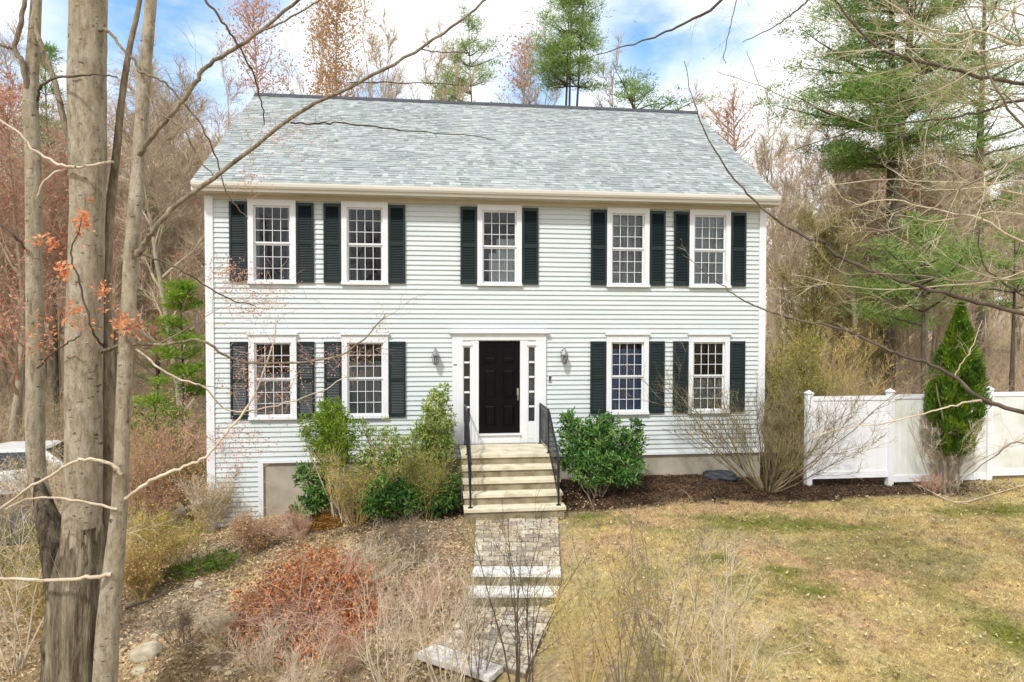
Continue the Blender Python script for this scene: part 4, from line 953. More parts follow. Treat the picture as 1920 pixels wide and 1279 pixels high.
pr1 = bare_tree('maple with orange-red buds glowing behind the grey tree stems', 12, .14, 105, M_WOODR, M_WOODT, low=.2, buds=M_BUD, budn=3800, budsize=.12, loc=gxy(15, 22), group='budding maples in the woods', name='budding_maple')
rngp = np.random.default_rng(5)
def clash(x, y, m): return (abs(x) < 6.1+m and -1.5 < y < 8.9+m) or (-31 < x < -9 and .5 < y < 8)
def scatter(pxs, ds, protos, label, group, sc_, n):
    k = 0; tr = 0
    while k < n and tr < n*30:
        tr += 1
        px = rngp.uniform(*pxs); d = ds[0]+(ds[1]-ds[0])*rngp.random()**.8; x, y, z = gxy(px, d)
        if clash(x, y, 2.2): continue
        dup(protos[rngp.integers(len(protos))], (x, y, z), rngp.random()*6.28, sc_[0]*(.85+.3*rngp.random())+sc_[1]*d, label, group); k += 1
scatter((-260, 440), (20, 50), [p1, p2, p3, p4], LW, LWG, (.36, .0165), 54)
scatter((1450, 2150), (20, 50), [p1, p2, p3, p3, p4], RW, RWG, (.30, .0145), 50)
for px, d in ((1580, 28), (1640, 25)): dup(p5, gxy(px, d), px*.3, .42+.011*d, 'olive-mossed bare tree among the woods above the first fence panel')
for px, d, s, lb in ((-60, 26, 1.0, 'orange-red budding maple at the edge of the woods, behind the leftmost grey stem'), (110, 34, .85, 'small reddish budding maple showing between the two thickest grey stems'), (400, 30, .85, 'reddish budding maple just beyond the roof edge and long slanting branch'), (345, 24, .55, 'low reddish budding sapling near the left corner board of the house')):
    dup(pr1, gxy(px, d), px*.1, s, lb)
# trees above the ridge
def top_tree(px, ytop, d): x, y, z = gxy(px, d); return (x, y, z), 3.555+(611-ytop)/F*d-z
SB = 'thin bare sapling top showing above the roof ridge'; SBG = 'bare saplings behind the roof'
sap = None
for px, yt, d in ((680, 70, 30), (720, 40, 33), (765, 95, 29), (800, 75, 36), (835, 110, 30), (700, 120, 27), (950, 120, 34), (985, 90, 38), (1150, 130, 34), (560, 60, 34), (430, 120, 30), (1330, 190, 27), (1370, 210, 25), (1410, 200, 29), (1460, 240, 24)):
    l, H = top_tree(px, yt, d)
    if sap is None: sap = bare_tree(SB, H, .11, 110, M_WOODB, M_WOODT, low=.35, nl=16, ratio=.2, ang=.5, loc=l, group=SBG, twig=(5, .6, .012)); H0 = H
    else: dup(sap, l, px*.37, H/H0, SB, SBG)
def crown_tree(label, px, yt, yb, hw, d, seed, mat, n, size, name='budding_maple', barkm=None):
    """narrow dense budding crown with upright limbs"""
    global R
    R = np.random.default_rng(seed); (x, y, z), H = top_tree(px, yt, d); zb = 3.555+(611-yb)/F*d-z; rw = hw/F*d
    t = thing(name, label, 'tree', (x, y, z)); P = limb((0, 0, -.3), (0, 0, 1), H, .015, .05, 12); g = G(); g.tube(P, .15*(1-np.linspace(0, 1, 13)*.9), 8); g.build('trunk', [M_WOODT], t, smooth=True)
    g = G(); tips = []
    for q in range(46):
        zz = zb*.82+(H-zb*.82)*(q/46); u = max(0, (zz-zb)/(H-zb)); i = min(int(zz/H*12), 11); p = P[i]+(P[i+1]-P[i])*(zz/H*12-i)
        l = rw*1.25*math.sin(math.pi*min(1, .22+.78*u))**.7*(.6+.6*R.random())+.15; a = R.random()*6.28
        Q = limb(p, (math.cos(a), math.sin(a), .8), l*1.3, .1, .05, 4); g.tube(Q, np.linspace(.025, .006, 5), 4); m = 12
        e = g.twigs(Q[R.integers(1, 5, m)], rdir(m)+[0, 0, .5], .7, .008); tips.append(e); tips.append(Q[2:])
    e = np.concatenate(tips); e = e[e[:, 2] > zb-.6]; k = R.integers(0, len(e), n); c = e[k]+R.normal(size=(n, 3))*.22
    g.leaves(c, rdir(n)+[0, 0, .2], size*(.6+.8*R.random(n)), size*.6, 1, rnd=np.clip(.5*R.random(len(e))[k]+.5*R.random(n), 0, 1)); g.build('crown', [M_WOODR, mat], t)
crown_tree('reddish budding tree rising over the ridge beyond the high slanting branch', 505, 15, 160, 44, 30, 121, M_BUD, 1700, .12)
crown_tree('orange-brown tree with a greenish top rising over the ridge', 632, 8, 175, 40, 30, 122, M_BUDO, 4200, .12)
crown_tree('small pinkish budding tree beside the tall pine behind the roof', 985, 70, 150, 26, 36, 123, M_BUD, 700, .15)
crown_tree('faint pink budding tree by the roof corner nearest the fence', 1385, 190, 290, 40, 24, 124, M_PINK, 380, .10)
crown_tree('rust-red budding tree low in the woods under the big white pine', 1690, 330, 450, 90, 30, 125, M_BUD, 3600, .13)
l, H = top_tree(1058, -70, 31); pine('tall full white pine standing behind the roof ridge', H, 3.555+(611-150)/F*31-l[2], 2.0, 131, l, trunks=3, r0=.13, dens=.95, clump=.42, needle=M_NEEDM)
l, H = top_tree(905, 32, 35); pine('thin pale pine behind the ridge with sky showing through', H, 3.555+(611-215)/F*35-l[2], 2.5, 132, l, needle=M_NEEDL, r0=.12, dens=1.0, sparse=.12)
l, H = top_tree(840, 130, 33); pine('short pale pine top just clearing the ridge', H, 3.555+(611-230)/F*33-l[2], 1.5, 133, l, needle=M_NEEDL, r0=.1, dens=.9, sparse=.15)
l, H = top_tree(1190, 150, 30); pine('broad pine top barely clearing the ridge', H, 3.555+(611-250)/F*30-l[2], 3.2, 134, l, r0=.15, dens=.9)
# pines over the fence
l, H = top_tree(1662, -330, 25); pine('big white pine with bare dark lower trunk beyond the fence', H, 3.555+(611-300)/F*25-l[2], 4.4, 141, l, trunks=2, r0=.24, dens=1.2, sparse=.2, dead=26, clump=.48)
l, H = top_tree(1840, -200, 29); pine('tall pine at the picture edge, its boughs behind the bare branches', H, 3.555+(611-330)/F*29-l[2], 4.2, 142, l, needle=M_NEEDL, r0=.22, dens=.85, sparse=.35, dead=10, clump=.45)
l, H = top_tree(1820, 190, 27); pine('mid-height soft green pine standing between the tall pines', H, 3.555+(611-420)/F*27-l[2], 2.6, 143, l, needle=M_NEED, r0=.14, dens=.8, sparse=.25)
l, H = top_tree(1735, 400, 21); pine('young soft green pine behind the arborvitae', H, 3.555+(611-590)/F*21-l[2], 3.0, 144, l, needle=M_NEEDM, r0=.1, dens=1.2, sparse=.15, clump=.5)
l, H = top_tree(1900, 420, 22); pine('small dark pine at the edge of the woods above the fence end', H, 3.555+(611-560)/F*22-l[2], 1.6, 145, l, needle=M_NEED, r0=.1, dens=.8, sparse=.3)
# evergreens left of the house
l, H = top_tree(345, 500, 19); pine('bright yellow-green hemlock beside the left corner board', H, .6, 1.15, 151, l, needle=M_HEM, r0=.06, dens=1.7, name='hemlock', blade=.13, wd=.03, clump=.30, sparse=.3)
l, H = top_tree(300, 330, 27); pine('soft green young pine seen between the grey stems and the house', H, 2.5, 2.0, 152, l, needle=M_NEEDL, r0=.1, dens=.7, sparse=.35)
l, H = top_tree(290, 690, 18); pine('low olive-green hemlock in the brush near the house corner', H, .1, 1.25, 153, l, needle=M_HEM, r0=.05, dens=1.4, name='hemlock', blade=.13, wd=.03, clump=.28, sparse=.3)
l, H = top_tree(105, 90, 30); pine('dark pine top peeking over the woods behind the thickest stem', H, 9, 1.8, 154, l, needle=M_NEED, r0=.13, dens=.8)
# distant woods, one mass
R = np.random.default_rng(160); g = G(); tips = []
for i in range(320):
    a = R.uniform(-1.25, 1.45) if i < 200 else R.uniform(1.6, 5.0); d = R.uniform(50, 92) if i < 200 else R.uniform(30, 60); x = CAM[0]+d*math.sin(a); y = CAM[1]+d*math.cos(a); z = hz(x, y)-.2
    H = R.uniform(11, 15)*(.75 if a > .2 else .9) if i < 200 else R.uniform(13, 18); P = limb((x, y, z), (0, 0, 1), H, .04, .05, 6); g.tube(P, np.linspace(.2, .03, 7), 5)
    m = 26; q = P[R.integers(2, 7, m)]; D = rdir(m)*.8+[0, 0, .8]; e = g.twigs(q, D, R.uniform(2, 4.5, m), .045)
    mm = 130; j = R.integers(0, m, mm); s = .25+.75*R.random(mm); g.twigs(q[j]+(e[j]-q[j])*s[:, None], rdir(mm)+[0, 0, .35], 1.6, .022, seg=2)
tag(g.build('distant_woods', [M_WOODB]), kind='stuff')
# brush at the edge of the woods
R = np.random.default_rng(161); g = G(); m = 9000
px = np.concatenate([R.uniform(-200, 470, m//2), R.uniform(1440, 2150, m//2)]); d = R.uniform(16.5, 42, m)
pts = np.array([at(a, 620, b) for a, b in zip(px, d)]); ok = np.array([not clash(p[0], p[1], .8) and p[1] > .8 and not (6 < p[0] < 22 and p[1] < 4.5) for p in pts]); pts = pts[ok]; pts[:, 2] = hgt(pts[:, 0], pts[:, 1])-.05; m = len(pts)
D = rdir(m)*.55+[0, 0, 1.0]; hgtm = R.uniform(.6, 2.3, m); e = g.twigs(pts, D, hgtm, .009, 0)
j = np.repeat(np.arange(m), 4); s = .3+.7*R.random(len(j)); g.twigs(pts[j]+(e[j]-pts[j])*s[:, None], rdir(len(j))+[0, 0, .7], .55, .006, 0, seg=2)
k = R.integers(0, m, 15000); c = pts[k]+(e[k]-pts[k])*R.random(15000)[:, None]+R.normal(size=(15000, 3))*.15; g.leaves(c, rdir(15000), .085*(.6+.8*R.random(15000)), .045, 1)
tag(g.build('undergrowth', [M_WOODB, M_DRYG]), kind='stuff')

# ------------------------------------------------------------------ brush on the slope left of the house
bare_shrub('tan brush clump against the left corner of the house', base(430, 935), 1.6, .8, 24, 171, M_GOLD, name='dry_brush', twig=(9, .3, .0045), buds=M_DRYG, budn=1500, budsize=.05, r=.010)
bare_shrub('olive-brown brush clump on the slope below the house corner', base(365, 975), 1.3, .8, 24, 172, M_OTWIG, name='dry_brush', twig=(9, .28, .0045), buds=M_DRYG, budn=1600, budsize=.05, r=.009)
bare_shrub('orange-tinged brush clump beside the smallest grey stem', base(290, 1010), 1.35, .8, 24, 173, M_WOODR, name='dry_brush', twig=(9, .26, .0045), buds=M_BUDO, budn=1500, budsize=.05, r=.009)
bare_shrub('golden-brown brush clump above the fallen branches', base(300, 1085), .9, .9, 26, 174, M_GOLD, name='dry_brush', twig=(9, .22, .004), buds=M_OLIVE, budn=1500, budsize=.045, r=.008)
bare_shrub('tall reddish brush behind the slope at the house corner', (-7.6, .8, hz(-7.6, .8)), 2.3, .55, 24, 175, M_WOODR, name='dry_brush', twig=(9, .35, .005), buds=M_BUDO, budn=1700, budsize=.055, r=.011)
bare_shrub('pale brush thicket between the car and the house', (-9.2, 1.0, hz(-9.2, 1.0)), 1.7, .7, 26, 176, M_TWIGL, name='dry_brush', twig=(9, .35, .005), buds=M_DRYG, budn=1500, budsize=.055, r=.010)
bare_shrub('olive brush low in front of the white car', base(95, 960), 1.2, .9, 22, 177, M_OTWIG, name='dry_brush', twig=(9, .3, .005), buds=M_DRYG, budn=1200, budsize=.05, r=.009)
bare_shrub('olive thicket on the bank beneath the leftmost stem', base(60, 1130), 1.1, .9, 24, 178, M_OTWIG, name='dry_brush', twig=(9, .25, .0045), buds=M_OLIVE, budn=1500, budsize=.045, r=.008)
bare_shrub('brambles with pale arching canes at the lower left corner', base(30, 1262), 2.0, .45, 10, 179, M_TWIGL, name='bramble', side=5, twig=(5, .3, .004), r=.011, wob=.16, trop=-.03)
for i, (px, py, H, n, m, bm, lb) in enumerate(((455, 965, 1.9, 20, M_WOODR, M_BUD, 'pinkish twig brush rising across the lowest boards at the house corner'), (250, 940, 1.5, 20, M_GOLD, M_DRYG, 'tan brush just behind the smallest grey stem'), (330, 905, 1.7, 22, M_TWIG, M_BUDO, 'grey-brown brush on the slope facing the corner board'), (400, 1000, 1.0, 20, M_TWIGL, M_DRYG, 'pale dead brush at the top of the fallen branches'), (270, 1130, .7, 18, M_GOLD, M_DRYG, 'low tan brush between the grey stem and the fallen branch'), (20, 1010, 1.6, 20, M_TWIGL, M_DRYG, 'pale brush at the left border below the car'), (100, 1200, 1.0, 18, M_GOLD, M_OLIVE, 'olive-gold brush crowding the shaggy trunk base'), (480, 1040, .55, 16, M_WOODR, M_DRYG, 'small tan brush above the rust shrub'))):
    bare_shrub(lb, base(px, py), H, .7, n, 600+i, m, name='dry_brush', twig=(9, .26, .0042), buds=bm, budn=1100, budsize=.045, r=.008, side=4)
bl = base(372, 1078); leaf_shrub('low dark green juniper sprawling beside the fallen branches', bl, [(0, 0, .12, .42, .3, .16), (.3, .2, .16, .3, .3, .16), (-.35, -.1, .08, .3, .25, .12)], M_ARB, 2600, .06, .014, 181, name='juniper', whorl=6, stems=5)
# ------------------------------------------------------------------ bare shoots along the bottom of the view
for i, (px, py, H, n, m, lb) in enumerate(((975, 1330, 1.35, 7, M_TWIGD, 'dark-stemmed bare shrub in front of the granite slab'), (840, 1345, 1.1, 12, M_TWIGL, 'pale bare shoots rising over the lower paver walk'), (735, 1330, .95, 10, M_TWIGL, 'pale bare shoots between the rust shrub and the walk'), (1095, 1335, 1.25, 12, M_GOLD, 'golden bare shoots at the lawn edge in front of the walk'), (1240, 1325, 1.5, 10, M_TWIG, 'tall grey bare shoots standing on the lawn edge'), (1350, 1370, 1.2, 12, M_TWIGL, 'pale bare shoots furthest out on the lawn'), (560, 1345, .55, 7, M_TWIGL, 'pale bare shoots leaning over the rust shrub'), (890, 1290, .9, 9, M_TWIG, 'short grey shoots at the end of the granite slab'), (1170, 1300, 1.05, 8, M_TWIG, 'thin grey shoots on the worn lawn by the lower walk'))):
    bare_shrub(lb, base(px, py), H*1.35, .42, int(n*1.3), 190+i, m, group='bare shoots along the front bed', r=.008 if m is not M_TWIGD else .011, side=4, twig=(4, .22, .0026), wob=.08)
for i, (px, py, H, n, m, lb) in enumerate(((700, 1130, .75, 12, M_TWIGL, 'wispy pale shoots between the rust shrub and the upper granite tread'), (770, 1060, .6, 10, M_TWIG, 'low grey shoots on the leaf litter beside the upper walk'), (420, 1210, .4, 9, M_TWIGL, 'wispy pale shoots on the bare side of the rust shrub facing the maple'), (640, 1275, .5, 8, M_WOODR, 'reddish wispy shoots in front of the rust shrub'), (500, 1270, .6, 10, M_TWIGL, 'pale low shoots at the bottom edge below the rust shrub'), (340, 1215, .5, 10, M_TWIG, 'low grey twigs beside the pale boulder'), (800, 1180, .75, 9, M_WOODR, 'reddish wispy shoots beside the paver landing'), (560, 1020, .5, 12, M_WOODR, 'reddish low twigs behind the rust shrub'))):
    bare_shrub(lb, base(px, py), H, .7, n, 640+i, m, group='bare shoots along the front bed', r=.006, side=5, twig=(6, .22, .0028), wob=.13)
# ------------------------------------------------------------------ rocks, fallen wood, heaps
def rock(label, px, py, w, h, seed, grp='fieldstones on the slope', mat=None, dz=0, rough=.12):
    global R
    R = np.random.default_rng(seed); b = base(px, py); k = np.linalg.norm(b-CAM)/F; rx, rz_ = w*k, h*k
    n, m = 30, 18; V = []; ofs = R.random(3)*50; 
    ph = R.random(6)*6.28; am = R.random(6)*.07
    for i in range(m+1):
        th = math.pi*i/m
        for j in range(n):
            a = 2*math.pi*j/n; d = np.array([math.sin(th)*math.cos(a), math.sin(th)*math.sin(a), math.cos(th)])
            f = 1+sum(am[q]*math.sin((q+1)*d[q % 3]*2.1+ph[q]+d[(q+1) % 3]*2) for q in range(6)); d2 = np.sign(d)*np.abs(d)**.8*(1+(rough*4)*(float(fbm(d[0]*1.7+d[2]+ofs[0], d[1]*1.7-d[2]+ofs[1], 4))-.5)*min(1, math.sin(th)*3))
            V.append(d2*f*np.array([rx, rx*.8, rz_]))
    f = [(i*n+j, i*n+(j+1) % n, (i+1)*n+(j+1) % n, (i+1)*n+j) for i in range(m) for j in range(n)]
    g = G(); g.add(V, f); o = g.build('rock', [mat or M_ROCK], smooth=True, loc=(b[0], b[1], b[2]+rz_*.35+dz)); return tag(o, label, 'rock', grp)
rock('large pale tan boulder beside the grey tree base', 275, 1238, 21, 15, 1); rock('small pale stone tucked just behind the boulder', 293, 1196, 8, 6, 2); rock('flat pale stone in the litter under the boulder', 262, 1262, 11, 6, 3)
rock('pale rounded rock at the foot of the concrete foundation', 545, 988, 17, 9, 4, 'rocks by the foundation', dz=-.08); rock('pinkish rock under the small rhododendron', 622, 945, 18, 9, 5, 'rocks by the foundation'); rock('small white stone by the juniper', 372, 1100, 7, 5, 6)
rock('white stone in the leaf litter near the bottom edge', 405, 1262, 8, 4, 7); rock('small white stone beside another near the bottom edge', 430, 1268, 6, 4, 8); rock('dark lump lying on the mulch against the foundation', 1348, 898, 28, 10, 9, 'lumps by the foundation', M_VENT, rough=.22)
def log_(label, pts, r, mat, seed):
    global R
    R = np.random.default_rng(seed); P = np.array([base(a, b_, .05) for a, b_ in pts]); g = G(); Q = smooth_path(P, 4); g.tube(Q, np.linspace(r, r*.4, len(Q)), 6); g.twigs(Q[R.integers(1, len(Q), 14)], rdir(14)*[1, 1, .4]+[0, 0, .25], .45, r*.22); return tag(g.build('fallen_branch', [mat]), label, 'branch', 'fallen branches')
log_('dark fallen branch lying across the slope below the brush', [(235, 1150), (310, 1118), (380, 1078), (480, 1020)], .022, M_TWIGD, 1); log_('pale fallen branch behind the dark one on the slope', [(330, 1085), (400, 1045), (500, 1000)], .016, M_TWIG, 2); log_('pale branch lying on the mulch in front of the fence', [(1722, 915), (1790, 946), (1850, 935), (1930, 912)], .018, M_TWIGL, 3)
R = np.random.default_rng(200); b = base(605, 985); g = G(); n = 2600; a = R.random(n)*6.28; q = np.sqrt(R.random(n)); C = np.stack([q*np.cos(a)*.55, q*np.sin(a)*.33, .20*(1-q**2)*R.random(n)**.4], 1)
g.leaves(C, rdir(n)*[1, 1, .35], .10, .014, 0); tag(g.build('straw_pile', [leafy('orange_straw', [(.16, .07, .012), (.36, .19, .04), (.42, .25, .06)])], loc=b), 'orange-brown heap of straw beneath the yew', 'straw pile')

# ------------------------------------------------------------------ the grey maple clump close to the camera
R = np.random.default_rng(300)
mb = at(140, 1440, 6.8); mb[2] = hz(mb[0], mb[1])
maple = thing('maple_tree', 'multi-stemmed grey maple with orange new leaves standing close at the slope', 'tree', mb)
def pxpath(pts, k=5, jit=0.0):
    P = smooth_path([at(a, b_, d) for a, b_, d in pts], k)-mb
    if jit: P[1:-1] += R.normal(size=(len(P)-2, 3))*jit
    return P
def prad(pts, rs, k=5): r = np.array([q/F*p[2] for p, q in zip(pts, rs)]); return np.interp(np.arange((len(pts)-1)*k+1)/k, np.arange(len(pts)), r)
def stem(pts, rs, mat, n=14, name='trunk', jit=.05, ridge=0.):
    g = G(); P = pxpath(pts); r = prad(pts, rs); g.tube(P, r, n, jit=jit, ridge=ridge); g.build(name, [mat], maple, smooth=True); return P, r
dB = 6.8
B_ = [(150, -420, dB), (166, -150, dB), (166, 0, dB), (163, 150, dB), (165, 300, dB), (164, 400, dB), (160, 550, dB), (157, 700, dB), (157, 860, dB), (155, 950, dB), (153, 1040, dB), (152, 1090, dB)]
PB, rB = stem(B_, [22, 29, 31, 32, 31, 29, 30, 31, 31, 32, 34, 36], M_BARK, 20)
stem([(156, 985, dB-.01), (152, 1040, dB-.01), (146, 1100, dB), (142, 1200, dB), (138, 1300, dB), (132, 1520, dB)], [30, 37, 46, 49, 52, 60], M_BARKS, 54, 'trunk_base', .03, .22)
A_ = [(78, -300, 7.1), (72, -150, 7.1), (68, 0, 7.1), (62, 100, 7.1), (57, 190, 7.1), (62, 300, 7.1), (64, 500, 7.1), (66, 700, 7.1), (66, 800, 7.1), (70, 890, 7.1), (88, 960, 7.05), (108, 1050, 7.0), (118, 1160, 6.95)]
PA, rA = stem(A_, [6, 8, 9, 11, 13, 13, 14, 15, 16, 15, 15, 15, 15], M_BARK)
C_ = [(305, -350, 6.7), (292, -150, 6.7), (283, 0, 6.7), (272, 130, 6.7), (262, 280, 6.65), (254, 380, 6.6), (246, 480, 6.6), (240, 600, 6.6), (233, 720, 6.6), (228, 850, 6.6), (224, 950, 6.6), (214, 1050, 6.6), (204, 1150, 6.6), (197, 1280, 6.6), (185, 1500, 6.65)]
PC, rC = stem(C_, [6, 8, 10, 11, 12, 12, 13, 13, 13, 13, 14, 17, 19, 21, 26], M_BARK)
D_ = [(285, -300, 7.0), (275, -150, 7.0), (262, 0, 7.0), (243, 90, 7.0), (228, 190, 7.0), (217, 300, 7.0), (206, 400, 7.0), (200, 520, 7.0), (199, 650, 7.0), (205, 800, 7.0), (206, 900, 7.0), (198, 1000, 7.0), (192, 1100, 6.95), (180, 1350, 6.9)]
PD, rD = stem(D_, [2.5, 3.5, 4, 5, 6, 7, 8, 9, 11, 14, 15, 14, 13, 14], M_BARKD)  # darker bark on this stem paints in the shadow between its neighbours
stem([(68, 890, 7.06), (80, 940, 6.98), (98, 1000, 6.94), (112, 1065, 6.9), (122, 1160, 6.9)], [4, 14, 22, 27, 24], bark('dark_rotten_bark', [(.015, .011, .008), (.09, .07, .05), (.28, .225, .165)], vs=.5, bump=1.0), 30, 'burl', .06, .2)
BS = .85
TW = G(); TIPS = []
def branch(pts, rs, mat, sp=4, lv=0, twig=(5, .35, .0035), lo=.15, name='branch', trop=.06, ang=.7):
    P = pxpath(pts, 5, .006); r = prad(pts, np.array(rs)*BS); g = G(); g.tube(P, r, 7, jit=.08); o = g.build(name, [mat], maple, smooth=True)
    if sp: sprout(TW, P, r, sp, .22, ang, lo, 1, lv, 0, trop=trop, wob=.12, tips=TIPS, twig=twig, minr=.003)
    return P
branch([(258, 478, 6.55), (272, 455, 6.5), (290, 430, 6.45), (330, 385, 6.5), (400, 335, 6.6), (480, 272, 6.7), (560, 213, 6.8), (640, 170, 6.9), (740, 120, 7.0), (830, 62, 7.1), (905, 5, 7.2), (960, -50, 7.3)], [8, 6, 5.5, 5.2, 5, 4.5, 4.2, 3.8, 3.4, 3, 2.5, 2], M_BARKD, 3, 0, (4, .4, .003), lo=.5)
branch([(262, 290, 6.6), (280, 262, 6.55), (330, 205, 6.5), (365, 155, 6.5), (393, 120, 6.5), (450, 85, 6.5), (500, 50, 6.5), (560, 0, 6.5), (620, -60, 6.5)], [6, 5.5, 5, 4.8, 4.6, 4.2, 3.8, 3.3, 2.8], M_BARKD, 4, 0, (5, .4, .003), lo=.2)
branch([(480, 62, 6.5), (535, 40, 6.5), (600, 0, 6.5)], [2.5, 2.2, 1.8], M_BARKD, 0)
branch([(182, 58, 6.75), (200, 58, 6.7), (225, 85, 6.65), (250, 110, 6.6), (265, 135, 6.6), (300, 150, 6.6), (330, 175, 6.7), (380, 240, 6.9), (405, 300, 7.1), (430, 370, 7.3), (465, 410, 7.5)], [4, 3.6, 3.2, 3, 3, 2.6, 2.3, 2, 1.8, 1.5, 1.2], M_BARKD, 3, 0, (4, .35, .003))
branch([(272, 170, 6.6), (300, 210, 6.5), (345, 245, 6.5), (375, 300, 6.6), (400, 330, 6.7)], [2.5, 2.2, 2, 1.6, 1.2], M_BARKD, 0)
branch([(385, 0, 6.4), (410, 30, 6.4), (445, 82, 6.45), (470, 130, 6.6), (490, 190, 6.8), (495, 235, 7.0)], [2.8, 2.6, 2.4, 2, 1.6, 1.2], M_TWIGD, 1, 0, (4, .3, .0025))
branch([(545, 230, 6.85), (590, 232, 7.0), (640, 231, 7.2), (720, 240, 7.6), (800, 249, 8.0), (880, 254, 8.3), (930, 262, 8.5)], [1.9, 1.8, 1.7, 1.5, 1.3, 1.1, .8], M_TWIGD, 1, 0, (5, .3, .0028))
branch([(655, 155, 6.9), (720, 155, 7.0), (790, 155, 7.2), (870, 160, 7.4)], [1.4, 1.3, 1.2, .9], M_TWIGD, 0)
branch([(780, 94, 7.05), (830, 98, 7.2), (880, 98, 7.3)], [1.4, 1.2, .9], M_TWIGD, 0)
branch([(190, 660, 6.8), (215, 652, 6.7), (250, 646, 6.6), (320, 644, 6.55), (380, 640, 6.6), (415, 662, 6.7), (465, 680, 6.8), (560, 680, 7.0), (640, 666, 7.2), (690, 630, 7.4), (722, 590, 7.5)], [4.5, 4, 3.6, 3.2, 3, 2.8, 2.6, 2.3, 2, 1.6, 1.2], M_BARKD, 4, 1, (5, .3, .003), lo=.25)
branch([(255, 655, 6.6), (290, 682, 6.55), (330, 708, 6.6), (385, 728, 6.7), (430, 770, 6.9), (520, 760, 7.1), (600, 735, 7.3), (650, 705, 7.5)], [2.5, 2.3, 2.1, 1.9, 1.6, 1.5, 1.3, 1], M_TWIGL, 3, 1, (5, .28, .0028))
branch([(235, 935, 6.55), (260, 915, 6.5), (300, 893, 6.5), (345, 875, 6.55), (385, 856, 6.6), (430, 805, 6.8), (475, 745, 7.0), (505, 665, 7.2), (520, 600, 7.3)], [4.2, 4, 3.8, 3.4, 3, 2.6, 2.2, 1.7, 1.2], M_TWIGL, 4, 0, (6, .32, .003), lo=.4)
branch([(228, 890, 6.5), (205, 868, 6.45), (160, 862, 6.4), (135, 866, 6.4), (105, 888, 6.4), (60, 910, 6.4), (20, 940, 6.4), (-40, 985, 6.4)], [4, 3.8, 3.5, 3.4, 3.2, 3, 2.8, 2.5], M_TWIGL, 2, 0, (5, .4, .003))
branch([(220, 955, 6.5), (170, 943, 6.45), (110, 934, 6.4), (55, 935, 6.4), (10, 955, 6.4)], [3, 2.8, 2.5, 2, 1.6], M_TWIGL, 1, 0, (5, .4, .003))
branch([(208, 1078, 6.5), (160, 1084, 6.4), (100, 1089, 6.4), (40, 1086, 6.4), (-40, 1080, 6.4)], [5, 4.2, 3.8, 3.4, 3], M_TWIGL, 1, 0, (5, .4, .003))
branch([(212, 304, 6.85), (185, 307, 6.58), (142, 313, 6.55), (100, 304, 6.6), (60, 278, 6.6), (30, 245, 6.6), (-30, 205, 6.6)], [3, 3, 3.2, 3, 2.7, 2.4, 2], M_TWIGL, 1, 0, (4, .3, .003))
branch([(142, 313, 6.55), (110, 321, 6.65), (85, 338, 6.65), (70, 368, 6.7)], [3, 2.8, 2.4, 1.8], M_TWIGL, 0)
branch([(52, 165, 7.05), (42, 118, 7.0), (27, 90, 7.0), (38, 48, 7.0), (46, 0, 7.0), (52, -60, 7.0)], [6.5, 6, 5, 5, 4.5, 4], M_BARKD, 0); branch([(27, 90, 7.0), (10, 85, 6.95), (-30, 78, 6.9)], [4, 3.6, 3], M_BARKD, 0)
branch([(60, 20, 7.1), (78, 85, 7.0), (100, 150, 6.95), (115, 205, 6.9), (128, 255, 6.85), (140, 290, 6.8)], [4, 5, 6, 6.5, 7, 7], M_BARKD, 0)
branch([(70, 190, 7.05), (75, 165, 6.9), (100, 148, 6.6), (150, 142, 6.4), (190, 140, 6.4), (220, 145, 6.4)], [3, 3, 3, 2.5, 2, 1.5], M_TWIGD, 0)
branch([(50, 470, 7.0), (30, 445, 6.9), (0, 420, 6.8), (-40, 390, 6.8)], [3, 2.8, 2.4, 2], M_TWIGD, 0); branch([(195, 650, 6.6), (178, 630, 6.4), (165, 590, 6.3), (150, 530, 6.3), (132, 475, 6.3), (145, 440, 6.3), (155, 410, 6.3)], [2.6, 2.4, 2.2, 2, 1.8, 1.5, 1], M_TWIGD, 1, 0, (3, .2, .0025))
branch([(70, 690, 6.9), (100, 662, 6.6), (125, 645, 6.5), (150, 630, 6.4)], [2.4, 2.2, 1.8, 1.4], M_TWIGD, 0); branch([(248, 470, 6.55), (300, 490, 6.5), (345, 510, 6.55), (385, 535, 6.7), (430, 560, 6.9), (480, 575, 7.1)], [2.4, 2.2, 2, 1.7, 1.4, 1], M_TWIGD, 3, 0, (5, .28, .0026))
TW.build('crown', [M_TWIG], maple)
gl = G()
for (px, py, w, h, d, n, sz) in ((155, 418, 10, 26, 6.3, 34, .045), (88, 456, 24, 10, 6.8, 34, .045), (122, 510, 13, 14, 6.3, 26, .045), (191, 545, 9, 12, 6.4, 14, .045), (138, 590, 14, 18, 6.3, 16, .04), (235, 610, 24, 18, 6.4, 44, .042), (85, 640, 40, 26, 6.7, 44, .036), (145, 590, 30, 26, 6.4, 22, .036), (195, 560, 10, 20, 6.4, 10, .035), (75, 600, 12, 12, 6.7, 8, .035)):
    C = np.array([at(px+R.normal()*w*.75, py+R.normal()*h*.75, d+R.normal()*.07)-mb for _ in range(int(n*1.7))]); n = len(C); ctr = at(px, py, d)-mb; gl.twigs(np.repeat(ctr[None], 8, 0)+R.normal(size=(8, 3))*.03, C[:8]-ctr, np.linalg.norm(C[:8]-ctr, axis=1)*1.1, .0028, 1);  gl.leaves(C, rdir(n)+[0, 0, .2], sz*1.15*(.7+.7*R.random(n)), sz*.7, 0)
gl.build('foliage', [M_ORANGE, M_TWIG], maple)
gp_ = G(); gt_ = G()
